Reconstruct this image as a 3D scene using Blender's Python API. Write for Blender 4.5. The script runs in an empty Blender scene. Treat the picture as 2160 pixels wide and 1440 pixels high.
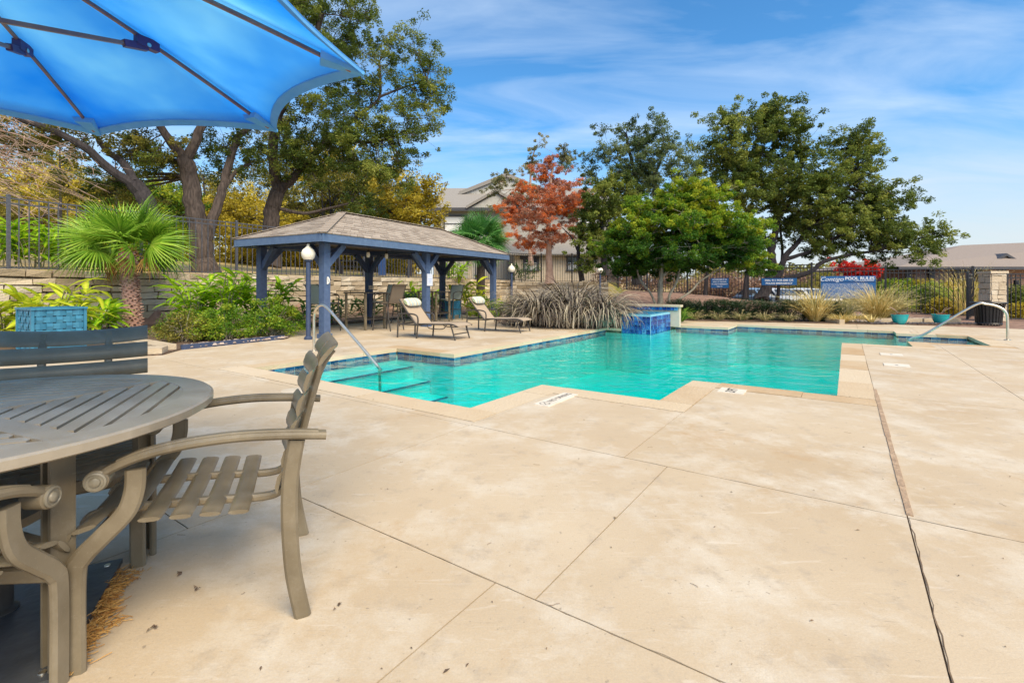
import bpy, math, random
import numpy as np
from mathutils import Vector, Matrix
random.seed(7); rng = np.random.default_rng(7)
S = bpy.context.scene; COL = S.collection
R = math.radians
# ------------------------------------------------------------------ camera
EYE = 1.15; FPX = 1015.0; HZ = 604.0
cam = bpy.data.cameras.new('camera'); cam.sensor_width = 36; cam.lens = FPX/2160*36
cam.shift_y = -(720-HZ)/2160; cam.clip_end = 2000; cam.clip_start = 0.05
co = bpy.data.objects.new('camera', cam); COL.objects.link(co)
co.location = (0, 0, EYE); co.rotation_euler = (R(90), 0, 0); S.camera = co
# ------------------------------------------------------------------ sky, sun, exposure
SUN_EL, SUN_AZ = 48, 152           # azimuth measured clockwise from the view direction (behind, to the right)
w = bpy.data.worlds.new('World'); S.world = w; w.use_nodes = True
nt = w.node_tree; N = nt.nodes; L = nt.links
for n in list(N): N.remove(n)
def nd(t, **k):
    n = N.new(t)
    for a, b in k.items(): setattr(n, a, b)
    return n
sky = nd('ShaderNodeTexSky'); sky.sky_type = 'NISHITA'; sky.sun_disc = False
sky.sun_elevation = R(SUN_EL); sky.sun_rotation = R(SUN_AZ); sky.air_density = 1.0; sky.dust_density = 0.6; sky.ozone_density = 2.0
tc = nd('ShaderNodeTexCoord'); sep = nd('ShaderNodeSeparateXYZ'); L.new(tc.outputs['Generated'], sep.inputs[0])
def mth(op, a, b=None, c=None):
    n = nd('ShaderNodeMath', operation=op)
    for i, s in enumerate((a, b, c)):
        if s is None: continue
        if isinstance(s, (int, float)): n.inputs[i].default_value = s
        else: L.new(s, n.inputs[i])
    return n.outputs[0]
zc = mth('ADD', mth('MAXIMUM', sep.outputs[2], 0.0), 0.18)
cmb = nd('ShaderNodeCombineXYZ'); L.new(mth('DIVIDE', sep.outputs[0], zc), cmb.inputs[0]); L.new(mth('DIVIDE', sep.outputs[1], zc), cmb.inputs[1])
mp = nd('ShaderNodeMapping'); mp.inputs['Rotation'].default_value = (0, 0, R(24)); mp.inputs['Scale'].default_value = (0.42, 1.25, 1)
mp.inputs['Location'].default_value = (3.1, 0.4, 0); L.new(cmb.outputs[0], mp.inputs[0])
nz = nd('ShaderNodeTexNoise'); nz.inputs['Scale'].default_value = 2.1; nz.inputs['Detail'].default_value = 7; nz.inputs['Roughness'].default_value = 0.56; nz.inputs['Distortion'].default_value = 0.7
L.new(mp.outputs[0], nz.inputs['Vector'])
rp = nd('ShaderNodeValToRGB'); rp.color_ramp.elements[0].position = 0.38; rp.color_ramp.elements[1].position = 0.70
rp.color_ramp.elements[1].color = (.62, .62, .62, 1); L.new(nz.outputs[0], rp.inputs[0])
tint = nd('ShaderNodeMix', data_type='RGBA', blend_type='MULTIPLY'); tint.inputs['Factor'].default_value = 1
L.new(sky.outputs[0], tint.inputs[6]); tint.inputs[7].default_value = (0.36, 0.76, 0.98, 1)
mix = nd('ShaderNodeMix', data_type='RGBA'); L.new(rp.outputs[0], mix.inputs['Factor'])
L.new(tint.outputs[2], mix.inputs[6]); mix.inputs[7].default_value = (3.1, 3.9, 4.95, 1)
hz = nd('ShaderNodeMapRange'); hz.inputs[1].default_value = 0.02; hz.inputs[2].default_value = 0.30; hz.inputs[3].default_value = 0.9; hz.inputs[4].default_value = 0.0
hz.interpolation_type = 'SMOOTHSTEP'; L.new(sep.outputs[2], hz.inputs[0])
mix2 = nd('ShaderNodeMix', data_type='RGBA'); L.new(hz.outputs[0], mix2.inputs['Factor']); L.new(mix.outputs[2], mix2.inputs[6]); mix2.inputs[7].default_value = (3.6, 3.75, 3.8, 1)
bg = nd('ShaderNodeBackground'); bg.inputs['Strength'].default_value = 0.052; L.new(mix2.outputs[2], bg.inputs[0])
wo = nd('ShaderNodeOutputWorld'); L.new(bg.outputs[0], wo.inputs[0])
sl = bpy.data.lights.new('sun', 'SUN'); sl.energy = 1.5; sl.angle = R(46); sl.color = (1.0, 0.83, 0.58)
so = bpy.data.objects.new('sun', sl); COL.objects.link(so)
az, el = R(SUN_AZ), R(SUN_EL)
sdir = Vector((math.sin(az)*math.cos(el), math.cos(az)*math.cos(el), math.sin(el)))
so.rotation_euler = sdir.to_track_quat('Z', 'Y').to_euler()
S.view_settings.view_transform = 'Standard'; S.view_settings.look = 'None'; S.view_settings.gamma = 1
S.view_settings.exposure = 2.12
S.cycles.max_bounces = 8; S.cycles.transparent_max_bounces = 12; S.cycles.use_denoising = True
# ------------------------------------------------------------------ helpers
def W(px, py, d):                      # world point seen at a photo pixel, d metres away
    return Vector(((px-1080)/FPX*d, d, EYE-(py-HZ)/FPX*d))
def G(px, py, z=0.0):                  # point on the level z seen at a photo pixel
    d = FPX*(EYE-z)/(py-HZ); return Vector(((px-1080)/FPX*d, d, z))
TH = R(34.8); CT, ST = math.cos(TH), math.sin(TH)
def AB(a, b, z=0.0): return Vector((a*ST+b*CT, a*CT-b*ST, z))      # pool axes -> world
ABROT = math.pi/2-TH                   # local x = a axis ; local y = -b axis
class MB:
    def __init__(s): s.v = []; s.f = []; s.sm = []; s.tone = []
    def add(s, vs, fs, smooth=False, tone=0.5):
        o = len(s.v); s.v += [tuple(p) for p in vs]; s.tone += [tone]*len(vs)
        for f in fs: s.f.append(tuple(i+o for i in f)); s.sm.append(smooth)
        return s
    def box(s, c, d, rz=0.0, M=None, tone=0.5, jit=0.0):
        x, y, z = d[0]/2, d[1]/2, d[2]/2
        vs = [Vector((i*x, j*y, k*z)) for k in (-1, 1) for j in (-1, 1) for i in (-1, 1)]
        if jit: vs = [v+Vector((random.uniform(-jit, jit), random.uniform(-jit, jit), random.uniform(-jit, jit))) for v in vs]
        m = M if M is not None else Matrix.Rotation(rz, 3, 'Z')
        vs = [m@v+Vector(c) for v in vs]
        return s.add(vs, [(0, 2, 3, 1), (4, 5, 7, 6), (0, 1, 5, 4), (2, 6, 7, 3), (0, 4, 6, 2), (1, 3, 7, 5)], False, tone)
    def bar(s, p0, p1, w, h, up=(0, 0, 1)):
        p0, p1 = Vector(p0), Vector(p1); d = (p1-p0); l = d.length; d.normalize()
        sd = d.cross(Vector(up)); sd.normalize(); u = sd.cross(d)
        m = Matrix((d, sd, u)).transposed()
        return s.box((p0+p1)/2, (l, w, h), M=m)
    def strip(s, pts, side, w, h, bev=0.0, smooth=False):
        # flat bar swept along pts: w across the side vector, h in the plane of the path
        side = Vector(side).normalized(); pts = [Vector(p) for p in pts]; n = len(pts)
        if bev > 0: prof = [(-w/2+bev, -h/2), (w/2-bev, -h/2), (w/2, -h/2+bev), (w/2, h/2-bev), (w/2-bev, h/2), (-w/2+bev, h/2), (-w/2, h/2-bev), (-w/2, -h/2+bev)]
        else: prof = [(-w/2, -h/2), (w/2, -h/2), (w/2, h/2), (-w/2, h/2)]
        k = len(prof); vs = []; fs = []
        for i, p in enumerate(pts):
            t = (pts[min(i+1, n-1)]-pts[max(i-1, 0)]).normalized(); nn = t.cross(side).normalized()
            for a, b in prof: vs.append(p+side*a+nn*b)
        for i in range(n-1):
            for j in range(k): fs.append((i*k+j, i*k+(j+1) % k, (i+1)*k+(j+1) % k, (i+1)*k+j))
        fs.append(tuple(range(k))[::-1]); fs.append(tuple(range((n-1)*k, n*k)))
        return s.add(vs, fs, smooth)
    def tube(s, pts, r, n=8, smooth=True, cap=True, tone=0.5):
        pts = [Vector(p) for p in pts]; m = len(pts); rs = r if isinstance(r, (list, tuple)) else [r]*m
        vs = []; fs = []; ref = None
        for i, p in enumerate(pts):
            t = (pts[min(i+1, m-1)]-pts[max(i-1, 0)]); t = t.normalized() if t.length > 1e-9 else Vector((0, 0, 1))
            if ref is None: ref = Vector((1, 0, 0)) if abs(t.x) < .8 else Vector((0, 1, 0))
            a = (ref-t*ref.dot(t)).normalized(); b = t.cross(a); ref = a
            for j in range(n):
                q = 2*math.pi*j/n; vs.append(p+(a*math.cos(q)+b*math.sin(q))*rs[i])
        for i in range(m-1):
            for j in range(n): fs.append((i*n+j, i*n+(j+1) % n, (i+1)*n+(j+1) % n, (i+1)*n+j))
        s.add(vs, fs, smooth, tone)
        if cap:
            o = len(s.v)-m*n
            s.f.append(tuple(o+j for j in range(n))[::-1]); s.sm.append(False)
            s.f.append(tuple(o+(m-1)*n+j for j in range(n))); s.sm.append(False)
        return s
    def lathe(s, prof, n=20, c=(0, 0, 0), smooth=True, M=None):
        vs = []; fs = []; m = len(prof); c = Vector(c)
        for r, z in prof:
            for j in range(n):
                q = 2*math.pi*j/n; p = Vector((r*math.cos(q), r*math.sin(q), z)); vs.append((M@p if M is not None else p)+c)
        for i in range(m-1):
            for j in range(n): fs.append((i*n+j, i*n+(j+1) % n, (i+1)*n+(j+1) % n, (i+1)*n+j))
        if prof[0][0] > 1e-4: fs.append(tuple(range(n))[::-1])
        if prof[-1][0] > 1e-4: fs.append(tuple((m-1)*n+j for j in range(n)))
        return s.add(vs, fs, smooth)
    def poly(s, pts, z0, z1):
        n = len(pts); vs = [(p[0], p[1], z0) for p in pts]+[(p[0], p[1], z1) for p in pts]
        fs = [tuple(range(n))[::-1], tuple(range(n, 2*n))]+[(i, (i+1) % n, n+(i+1) % n, n+i) for i in range(n)]
        return s.add(vs, fs)
    def mesh(s, name, mat):
        me = bpy.data.meshes.new(name); me.from_pydata(s.v, [], s.f)
        me.polygons.foreach_set('use_smooth', s.sm)
        at = me.attributes.new('tone', 'FLOAT', 'POINT'); at.data.foreach_set('value', s.tone)
        if mat: me.materials.append(mat)
        if any(s.sm): me.set_sharp_from_angle(angle=R(38))
        me.update(); return me
    def build(s, name, mat, parent=None, loc=None, rz=None, **kw):
        return link(name, s.mesh(name, mat), parent, loc, rz, **kw)
def link(name, me, parent=None, loc=None, rz=None, **kw):
    o = bpy.data.objects.new(name, me); COL.objects.link(o)
    if parent is not None: o.parent = parent
    if loc is not None: o.location = loc
    if rz is not None: o.rotation_euler = (0, 0, rz)
    for k, v in kw.items(): o[k] = v
    return o
def thing(name, label, cat, loc=(0, 0, 0), rz=0.0, group=None):
    o = link(name, None, None, loc, rz, label=label, category=cat)
    o.empty_display_size = .1
    if group: o['group'] = group
    return o
def tag(o, label, cat, group=None):
    o['label'] = label; o['category'] = cat
    if group: o['group'] = group
    return o
def dup(root, loc, rz, label, scale=None, group=None):
    r = root.copy(); COL.objects.link(r); r.location = loc; r.rotation_euler = (0, 0, rz); r['label'] = label
    if group: r['group'] = group
    if scale: r.scale = (scale,)*3 if not isinstance(scale, (tuple, list)) else scale
    for ch in list(root.children):
        c = ch.copy(); COL.objects.link(c); c.parent = r
        for g in ch.children:
            e = g.copy(); COL.objects.link(e); e.parent = c
    return r
def lerp(a, b, t): return a+(b-a)*t
def bez(pts, n):                       # Catmull-Rom through pts
    pts = [Vector(p) for p in pts]; out = []
    for i in range(len(pts)-1):
        p0, p1, p2, p3 = pts[max(i-1, 0)], pts[i], pts[i+1], pts[min(i+2, len(pts)-1)]
        for k in range(n):
            t = k/n; out.append(.5*((2*p1)+(p2-p0)*t+(2*p0-5*p1+4*p2-p3)*t*t+(3*p1-p0-3*p2+p3)*t**3))
    out.append(pts[-1]); return out
# ------------------------------------------------------------------ materials
MATS = {}
def mat(name, c1, c2=None, rough=.6, scale=8.0, detail=6, metal=0.0, bump=0.0, bscale=40.0, spec=.5, tone=False, cols=None, trans=0.0, stretch=None, lo=.3, hi=.7, coords='Object', coat=0.0):
    m = bpy.data.materials.new(name); m.use_nodes = True; t = m.node_tree; n = t.nodes; l = t.links; b = n['Principled BSDF']
    b.inputs['Roughness'].default_value = rough; b.inputs['Metallic'].default_value = metal; b.inputs['Specular IOR Level'].default_value = spec
    b.inputs['Coat Weight'].default_value = coat
    tcn = n.new('ShaderNodeTexCoord'); src = tcn.outputs[coords]
    if stretch:
        mpn = n.new('ShaderNodeMapping'); mpn.inputs['Scale'].default_value = stretch; l.new(src, mpn.inputs[0]); src = mpn.outputs[0]
    colout = None
    if c2 is not None or cols:
        nzn = n.new('ShaderNodeTexNoise'); nzn.inputs['Scale'].default_value = scale; nzn.inputs['Detail'].default_value = detail; l.new(src, nzn.inputs['Vector'])
        fac = nzn.outputs[0]
        rpn = n.new('ShaderNodeValToRGB'); cr = rpn.color_ramp
        cl = cols or [c1, c2]
        cr.elements[0].position = lo; cr.elements[1].position = hi
        cr.elements[0].color = (*cl[0], 1); cr.elements[1].color = (*cl[-1], 1)
        for i, c in enumerate(cl[1:-1]):
            e = cr.elements.new(lo+(hi-lo)*(i+1)/(len(cl)-1)); e.color = (*c, 1)
        if tone:
            an = n.new('ShaderNodeAttribute'); an.attribute_name = 'tone'
            mx = n.new('ShaderNodeMath'); mx.operation = 'MULTIPLY_ADD'; mx.inputs[1].default_value = .62; l.new(an.outputs['Fac'], mx.inputs[0])
            m2 = n.new('ShaderNodeMath'); m2.operation = 'MULTIPLY'; m2.inputs[1].default_value = .38; l.new(fac, m2.inputs[0]); l.new(m2.outputs[0], mx.inputs[2]); fac = mx.outputs[0]
        l.new(fac, rpn.inputs[0]); colout = rpn.outputs[0]; l.new(colout, b.inputs['Base Color'])
    else: b.inputs['Base Color'].default_value = (*c1, 1)
    if bump:
        nb = n.new('ShaderNodeTexNoise'); nb.inputs['Scale'].default_value = bscale; nb.inputs['Detail'].default_value = 5; l.new(src, nb.inputs['Vector'])
        bn = n.new('ShaderNodeBump'); bn.inputs['Strength'].default_value = bump; bn.inputs['Distance'].default_value = .02; l.new(nb.outputs[0], bn.inputs['Height']); l.new(bn.outputs[0], b.inputs['Normal'])
    if trans:
        tr = n.new('ShaderNodeBsdfTranslucent'); ms = n.new('ShaderNodeMixShader'); ms.inputs[0].default_value = trans
        if colout is not None: l.new(colout, tr.inputs[0])
        else: tr.inputs[0].default_value = (*c1, 1)
        out = [x for x in n if x.type == 'OUTPUT_MATERIAL'][0]
        l.new(b.outputs[0], ms.inputs[1]); l.new(tr.outputs[0], ms.inputs[2]); l.new(ms.outputs[0], out.inputs[0])
    MATS[name] = m; return m
def worn(m, light=(.30, .26, .20), amt=.55):
    # chalky wear, dust and scuffs over painted metal
    t = m.node_tree; n = t.nodes; l = t.links; b = n['Principled BSDF']; src = b.inputs['Base Color'].links[0].from_socket; g = n.new('ShaderNodeNewGeometry')
    def nz(sc, det, st, lo, hi):
        q = n.new('ShaderNodeTexNoise'); q.inputs['Scale'].default_value = sc; q.inputs['Detail'].default_value = det; q.inputs['Roughness'].default_value = .7; mp_ = n.new('ShaderNodeMapping'); mp_.inputs['Scale'].default_value = st; l.new(g.outputs['Position'], mp_.inputs[0]); l.new(mp_.outputs[0], q.inputs['Vector'])
        r = n.new('ShaderNodeMapRange'); r.inputs[1].default_value = lo; r.inputs[2].default_value = hi; l.new(q.outputs[0], r.inputs[0]); return r.outputs[0]
    a = nz(9, 8, (1, 1, .6), .52, .80); c = nz(170, 3, (1, 1, 1), .62, .74); e = nz(30, 6, (1, .25, 3), .62, .74)
    s1 = n.new('ShaderNodeMath'); s1.operation = 'MAXIMUM'; l.new(a, s1.inputs[0]); l.new(c, s1.inputs[1]); s2 = n.new('ShaderNodeMath'); s2.operation = 'MAXIMUM'; l.new(s1.outputs[0], s2.inputs[0]); l.new(e, s2.inputs[1])
    s3 = n.new('ShaderNodeMath'); s3.operation = 'MULTIPLY'; s3.inputs[1].default_value = amt; l.new(s2.outputs[0], s3.inputs[0])
    mx = n.new('ShaderNodeMix'); mx.data_type = 'RGBA'; l.new(s3.outputs[0], mx.inputs['Factor']); l.new(src, mx.inputs[6]); mx.inputs[7].default_value = (*light, 1); l.new(mx.outputs[2], b.inputs['Base Color'])
    r = n.new('ShaderNodeMapRange'); r.inputs[3].default_value = .30; r.inputs[4].default_value = .62; l.new(s2.outputs[0], r.inputs[0]); l.new(r.outputs[0], b.inputs['Roughness'])
    return m
def leafmat(name, cols, trans=.46, rough=.55, scale=.6, gain=1.62):
    cols = [tuple(min(.8, x*gain) for x in c) for c in cols]
    return mat(name, None, None, rough=rough, scale=scale, detail=3, tone=True, cols=cols, trans=trans, lo=.12, hi=.88, spec=.3)
M_METAL = mat('bronze_metal', (.125, .10, .066), (.215, .178, .122), rough=.45, scale=5, bump=.04, bscale=220, spec=.3)
worn(M_METAL)
M_METALD = mat('dark_bronze', (.035, .03, .026), (.06, .052, .045), rough=.5, scale=9)
M_SCROLL = mat('scroll_cap', (.16, .14, .10), (.24, .21, .16), rough=.4, scale=30)
M_BASEPL = mat('base_plate_metal', (.03, .034, .042), (.075, .08, .09), rough=.3, scale=6, bump=.1, bscale=30)
M_STEEL = mat('brushed_steel', (.66, .60, .50), (.76, .70, .60), rough=.34, scale=20, metal=1.0)
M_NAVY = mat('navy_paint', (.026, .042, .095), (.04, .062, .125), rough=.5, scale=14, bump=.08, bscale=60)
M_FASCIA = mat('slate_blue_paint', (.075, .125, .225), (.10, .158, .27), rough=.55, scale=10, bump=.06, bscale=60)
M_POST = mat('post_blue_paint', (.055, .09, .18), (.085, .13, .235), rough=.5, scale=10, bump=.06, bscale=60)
M_CEIL = mat('white_ceiling_paint', (.56, .55, .52), (.66, .65, .62), rough=.7, scale=4)
M_SHINGLE = mat('shingle', None, None, rough=.9, scale=60, tone=True, cols=[(.245, .20, .165), (.31, .26, .215), (.38, .325, .275)], bump=.5, bscale=160, lo=.15, hi=.85)
M_FENCE = mat('black_fence_paint', (.014, .014, .018), (.03, .03, .034), rough=.45, scale=20)
M_FENCEG = mat('grey_fence_paint', (.05, .052, .065), (.085, .088, .105), rough=.45, scale=20)
M_STONE = mat('limestone', None, None, rough=.9, scale=5, tone=True, cols=[(.30, .235, .155), (.40, .32, .225), (.50, .415, .305), (.56, .49, .385)], bump=.9, bscale=22, lo=.2, hi=.8)
M_STONER = mat('pink_limestone', None, None, rough=.9, scale=5, tone=True, cols=[(.20, .13, .10), (.32, .215, .165), (.42, .30, .23)], bump=.9, bscale=22, lo=.2, hi=.8)
M_MORTAR = mat('mortar', (.16, .125, .085), (.24, .19, .13), rough=.95, scale=12, bump=.5, bscale=30)
M_COPING = mat('coping_stone', None, None, rough=.8, scale=3.5, tone=True, cols=[(.41, .27, .14), (.49, .375, .245), (.53, .425, .295), (.55, .455, .335)], bump=.5, bscale=35, lo=.12, hi=.85, coords='Object')
M_WHITE = mat('white_paint', (.74, .73, .70), (.8, .79, .76), rough=.5, scale=10)
M_BLACK = mat('black_plastic', (.012, .012, .013), (.022, .022, .024), rough=.4, scale=20)
M_GLOBE = mat('milk_glass', (.74, .68, .56), (.8, .75, .64), rough=.25, scale=10)
M_SLING = mat('tan_sling_fabric', (.33, .255, .18), (.40, .315, .23), rough=.85, scale=120, bump=.15, bscale=300)
M_SLINGG = mat('sage_sling_fabric', (.23, .27, .24), (.30, .34, .30), rough=.8, scale=90)
M_SLINGB = mat('brown_sling_fabric', (.14, .105, .075), (.18, .14, .10), rough=.8, scale=90)
M_TEAL = mat('teal_woven_resin', (.025, .145, .25), (.045, .21, .33), rough=.4, scale=9, spec=.5)
M_TEALD = mat('dark_teal_lining', (.006, .03, .05), (.01, .045, .07), rough=.6, scale=9)
M_POT = mat('turquoise_glaze', (.0, .30, .33), (.01, .36, .38), rough=.2, scale=9, coat=.3)
M_SOIL = mat('soil', (.07, .04, .028), (.12, .07, .05), rough=.95, scale=30, bump=.8, bscale=60)
M_PLASTER = mat('pool_plaster', (.70, .80, .80), (.76, .85, .85), rough=.8, scale=3)
M_TILE = mat('blue_tile', None, None, rough=.12, scale=9, tone=True, cols=[(.0, .03, .10), (.008, .075, .21), (.02, .15, .31), (.08, .28, .40)], lo=.18, hi=.82, spec=.6)
M_SPAT = mat('cobalt_tile', None, None, rough=.22, scale=9, tone=True, cols=[(.0, .03, .17), (.006, .065, .30), (.02, .15, .43), (.10, .34, .55)], lo=.18, hi=.82, spec=.45)
M_GROUT = mat('grout', (.16, .38, .50), (.22, .46, .56), rough=.7, scale=12)
M_NOSING = mat('nosing_tile', (.0, .05, .14), (.01, .09, .22), rough=.2, scale=20)
M_BARK = mat('oak_bark', (.03, .022, .019), (.112, .084, .072), rough=.95, scale=7, stretch=(2.4, 2.4, .5), bump=1.0, bscale=9)
M_BARKG = mat('grey_bark', (.20, .17, .125), (.40, .35, .27), rough=.9, scale=9, stretch=(2, 2, .8), bump=.4, bscale=14)
M_BARKD = mat('dark_bark', (.018, .015, .018), (.05, .042, .045), rough=.95, scale=7, stretch=(2, 2, .5), bump=.8, bscale=12)
M_TWIG = mat('pink_twig', (.32, .21, .17), (.46, .33, .27), rough=.9, scale=4)
M_PALMB = mat('palm_boots', None, None, rough=.9, scale=4, tone=True, cols=[(.16, .075, .06), (.38, .22, .18), (.56, .40, .33)], lo=.15, hi=.85)
M_PALMT = mat('dark_palm_trunk', (.035, .026, .022), (.10, .075, .06), rough=.95, scale=14, bump=.8, bscale=30)
M_MULCH = mat('bark_mulch', (.06, .038, .026), (.17, .11, .075), rough=1, scale=16, bump=1.0, bscale=40)
M_GRAVEL = mat('gravel_stone', None, None, rough=.9, scale=3, tone=True, cols=[(.13, .10, .10), (.30, .24, .21), (.46, .40, .36)], lo=.1, hi=.9)
M_DGRAVEL = mat('dark_gravel', None, None, rough=.9, scale=3, tone=True, cols=[(.03, .028, .034), (.07, .062, .07), (.15, .13, .13)], lo=.1, hi=.9)
M_SIGN = mat('sign_blue', (.012, .10, .30), (.018, .125, .34), rough=.4, scale=3)
M_SIGND = mat('sign_navy', (.006, .03, .12), (.008, .035, .14), rough=.4, scale=3)
M_LETTER = mat('lettering_white', (.75, .77, .79), None, rough=.5)
M_INK = mat('lettering_black', (.02, .02, .022), None, rough=.5)
M_STUCCO = mat('cream_stucco', (.46, .40, .325), (.54, .475, .39), rough=.9, scale=5, bump=.2, bscale=60)
M_STUCCOG = mat('grey_siding', (.36, .35, .33), (.43, .42, .395), rough=.9, scale=5, bump=.2, bscale=60)
M_ROOFG = mat('grey_shingle_roof', (.20, .185, .17), (.28, .262, .245), rough=.9, scale=30, bump=.4, bscale=50)
M_ROOFB = mat('brown_shingle_roof', (.19, .155, .135), (.27, .225, .20), rough=.9, scale=30, bump=.4, bscale=50)
M_TRIMD = mat('dark_trim', (.035, .037, .048), (.055, .057, .07), rough=.6, scale=9)
M_GLASS = mat('window_glass', (.02, .03, .045), (.05, .07, .10), rough=.06, scale=2, spec=.8)
M_BLIND = mat('white_blind', (.62, .64, .66), (.7, .72, .73), rough=.6, scale=9)
M_CARW = mat('white_car_paint', (.72, .73, .74), (.78, .79, .8), rough=.25, scale=3, coat=.6)
M_CARB = mat('silver_blue_car_paint', (.20, .30, .42), (.26, .36, .48), rough=.25, scale=3, coat=.6)
M_TYRE = mat('tyre_rubber', (.015, .015, .015), (.03, .03, .03), rough=.8, scale=20)
M_NEEDLE = mat('dry_pine_needles', None, None, rough=.9, scale=5, tone=True, cols=[(.22, .09, .02), (.42, .21, .05), (.55, .34, .11)], lo=.1, hi=.9)
M_LITTER = mat('leaf_litter', None, None, rough=.9, scale=5, tone=True, cols=[(.06, .04, .03), (.16, .10, .06), (.26, .18, .10)], lo=.1, hi=.9)
# ================================================================== SETTING
def concrete():
    m = bpy.data.materials.new('deck_concrete'); m.use_nodes = True; t = m.node_tree; n = t.nodes; l = t.links; b = n['Principled BSDF']
    g = n.new('ShaderNodeNewGeometry')
    def noise(sc, det, rough=.55, dist=0.0, st=None):
        q = n.new('ShaderNodeTexNoise'); q.inputs['Scale'].default_value = sc; q.inputs['Detail'].default_value = det; q.inputs['Roughness'].default_value = rough; q.inputs['Distortion'].default_value = dist
        if st:
            mm = n.new('ShaderNodeMapping'); mm.inputs['Scale'].default_value = st; mm.inputs['Rotation'].default_value = (0, 0, R(-34)); l.new(g.outputs['Position'], mm.inputs[0]); l.new(mm.outputs[0], q.inputs['Vector'])
        else: l.new(g.outputs['Position'], q.inputs['Vector'])
        return q.outputs[0]
    def ramp(f, a, bb, ca=(0, 0, 0, 1), cb=(1, 1, 1, 1)):
        r = n.new('ShaderNodeValToRGB'); r.color_ramp.elements[0].position = a; r.color_ramp.elements[1].position = bb
        r.color_ramp.elements[0].color = ca; r.color_ramp.elements[1].color = cb; l.new(f, r.inputs[0]); return r.outputs[0]
    def mixc(f, a, bb, blend='MIX'):
        q = n.new('ShaderNodeMix'); q.data_type = 'RGBA'; q.blend_type = blend
        if isinstance(f, float): q.inputs['Factor'].default_value = f
        else: l.new(f, q.inputs['Factor'])
        for i, c in ((6, a), (7, bb)):
            if isinstance(c, tuple): q.inputs[i].default_value = c
            else: l.new(c, q.inputs[i])
        return q.outputs[2]
    base = ramp(noise(.55, 5, .6, .3), .32, .7, (.45, .34, .215, 1), (.555, .455, .325, 1))
    oi = n.new('ShaderNodeObjectInfo')
    base = mixc(.10, base, ramp(oi.outputs['Random'], 0, 1, (.36, .27, .18, 1), (.60, .52, .43, 1)))
    base = mixc(ramp(noise(1.7, 9, .72), .48, .68), base, (.59, .525, .43, 1))
    base = mixc(ramp(noise(.9, 8, .75, .5), .56, .74), base, (.42, .27, .13, 1))
    base = mixc(ramp(noise(3.2, 9, .8, .2), .58, .80), base, (.36, .29, .205, 1))
    base = mixc(ramp(noise(6.5, 7, .72), .55, .78), base, (.36, .295, .225, 1))
    base = mixc(ramp(noise(38, 3, .6), .65, .76), base, (.27, .215, .16, 1))
    base = mixc(ramp(noise(150, 2, .6), .3, .7), base, mixc(.2, base, (.25, .20, .15, 1)))
    base = mixc(ramp(noise(2.2, 6, .7, 1.2, (1, 7, 1)), .60, .8), base, (.60, .53, .44, 1))
    base = mixc(ramp(noise(5.5, 6, .7, 1.5, (1, 12, 1)), .62, .74), base, (.33, .26, .19, 1))
    l.new(base, b.inputs['Base Color'])
    l.new(ramp(noise(2.5, 6), .3, .7, (.62, .62, .62, 1), (.82, .82, .82, 1)), b.inputs['Roughness'])
    bn = n.new('ShaderNodeBump'); bn.inputs['Strength'].default_value = .28; bn.inputs['Distance'].default_value = .006; l.new(noise(70, 7, .7), bn.inputs['Height']); l.new(bn.outputs[0], b.inputs['Normal'])
    return m
M_DECK = concrete()
M_SUB = mat('joint_dirt', (.09, .06, .038), (.18, .125, .08), rough=1, scale=9)
M_JOINT = mat('joint_filler', (.28, .19, .125), (.42, .30, .20), rough=.95, scale=14, bump=.5, bscale=60)
POOL = [(3.5, -6.86), (3.5, -2.93), (4.83, -2.93), (4.83, -1.55), (6.12, -1.55), (6.12, -.08), (11.9, -.08), (11.9, 1.04), (12.95, 1.04), (12.95, 2.3),
        (15.1, 2.3), (15.1, 1.0), (15.75, 1.0), (15.75, -2.7), (14.45, -2.7), (14.45, -4.2), (12.45, -4.2), (12.45, -5.45), (6.12, -5.45), (6.12, -6.86)]
def inside(a, b, P):
    c = False; n = len(P)
    for i in range(n):
        (x1, y1), (x2, y2) = P[i], P[(i+1) % n]
        if (y1 > b) != (y2 > b) and a < (x2-x1)*(b-y1)/(y2-y1)+x1: c = not c
    return c
def rects_of(P):
    xs = sorted({p[0] for p in P}); out = []
    for x0, x1 in zip(xs, xs[1:]):
        ys = sorted({p[1] for p in P}); run = None
        for y0, y1 in zip(ys, ys[1:]):
            if inside((x0+x1)/2, (y0+y1)/2, P):
                run = (run[0], y1) if run else (y0, y1)
            elif run: out.append((x0, x1, *run)); run = None
        if run: out.append((x0, x1, *run))
    return out
def offset(P, d):                       # rectilinear polygon moved outwards by d (vertices run with the water on the left of travel or right, tested)
    n = len(P); out = []
    area = sum(P[i][0]*P[(i+1) % n][1]-P[(i+1) % n][0]*P[i][1] for i in range(n)); sg = 1 if area > 0 else -1
    for i in range(n):
        p, q, r = P[i-1], P[i], P[(i+1) % n]
        def nor(u, v):
            dx, dy = v[0]-u[0], v[1]-u[1]; l = math.hypot(dx, dy); return (dy/l*sg, -dx/l*sg)
        n1, n2 = nor(p, q), nor(q, r); out.append((q[0]+(n1[0]+n2[0])*d, q[1]+(n1[1]+n2[1])*d))
    return out
def cut(rects, hole):
    a0, a1, b0, b1 = hole; out = []
    for (x0, x1, y0, y1) in rects:
        if x1 <= a0+1e-6 or x0 >= a1-1e-6 or y1 <= b0+1e-6 or y0 >= b1-1e-6: out.append((x0, x1, y0, y1)); continue
        if x0 < a0: out.append((x0, a0, y0, y1))
        if x1 > a1: out.append((a1, x1, y0, y1))
        u0, u1 = max(x0, a0), min(x1, a1)
        if y0 < b0: out.append((u0, u1, y0, b0))
        if y1 > b1: out.append((u0, u1, b1, y1))
    return out
CW = .33
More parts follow.
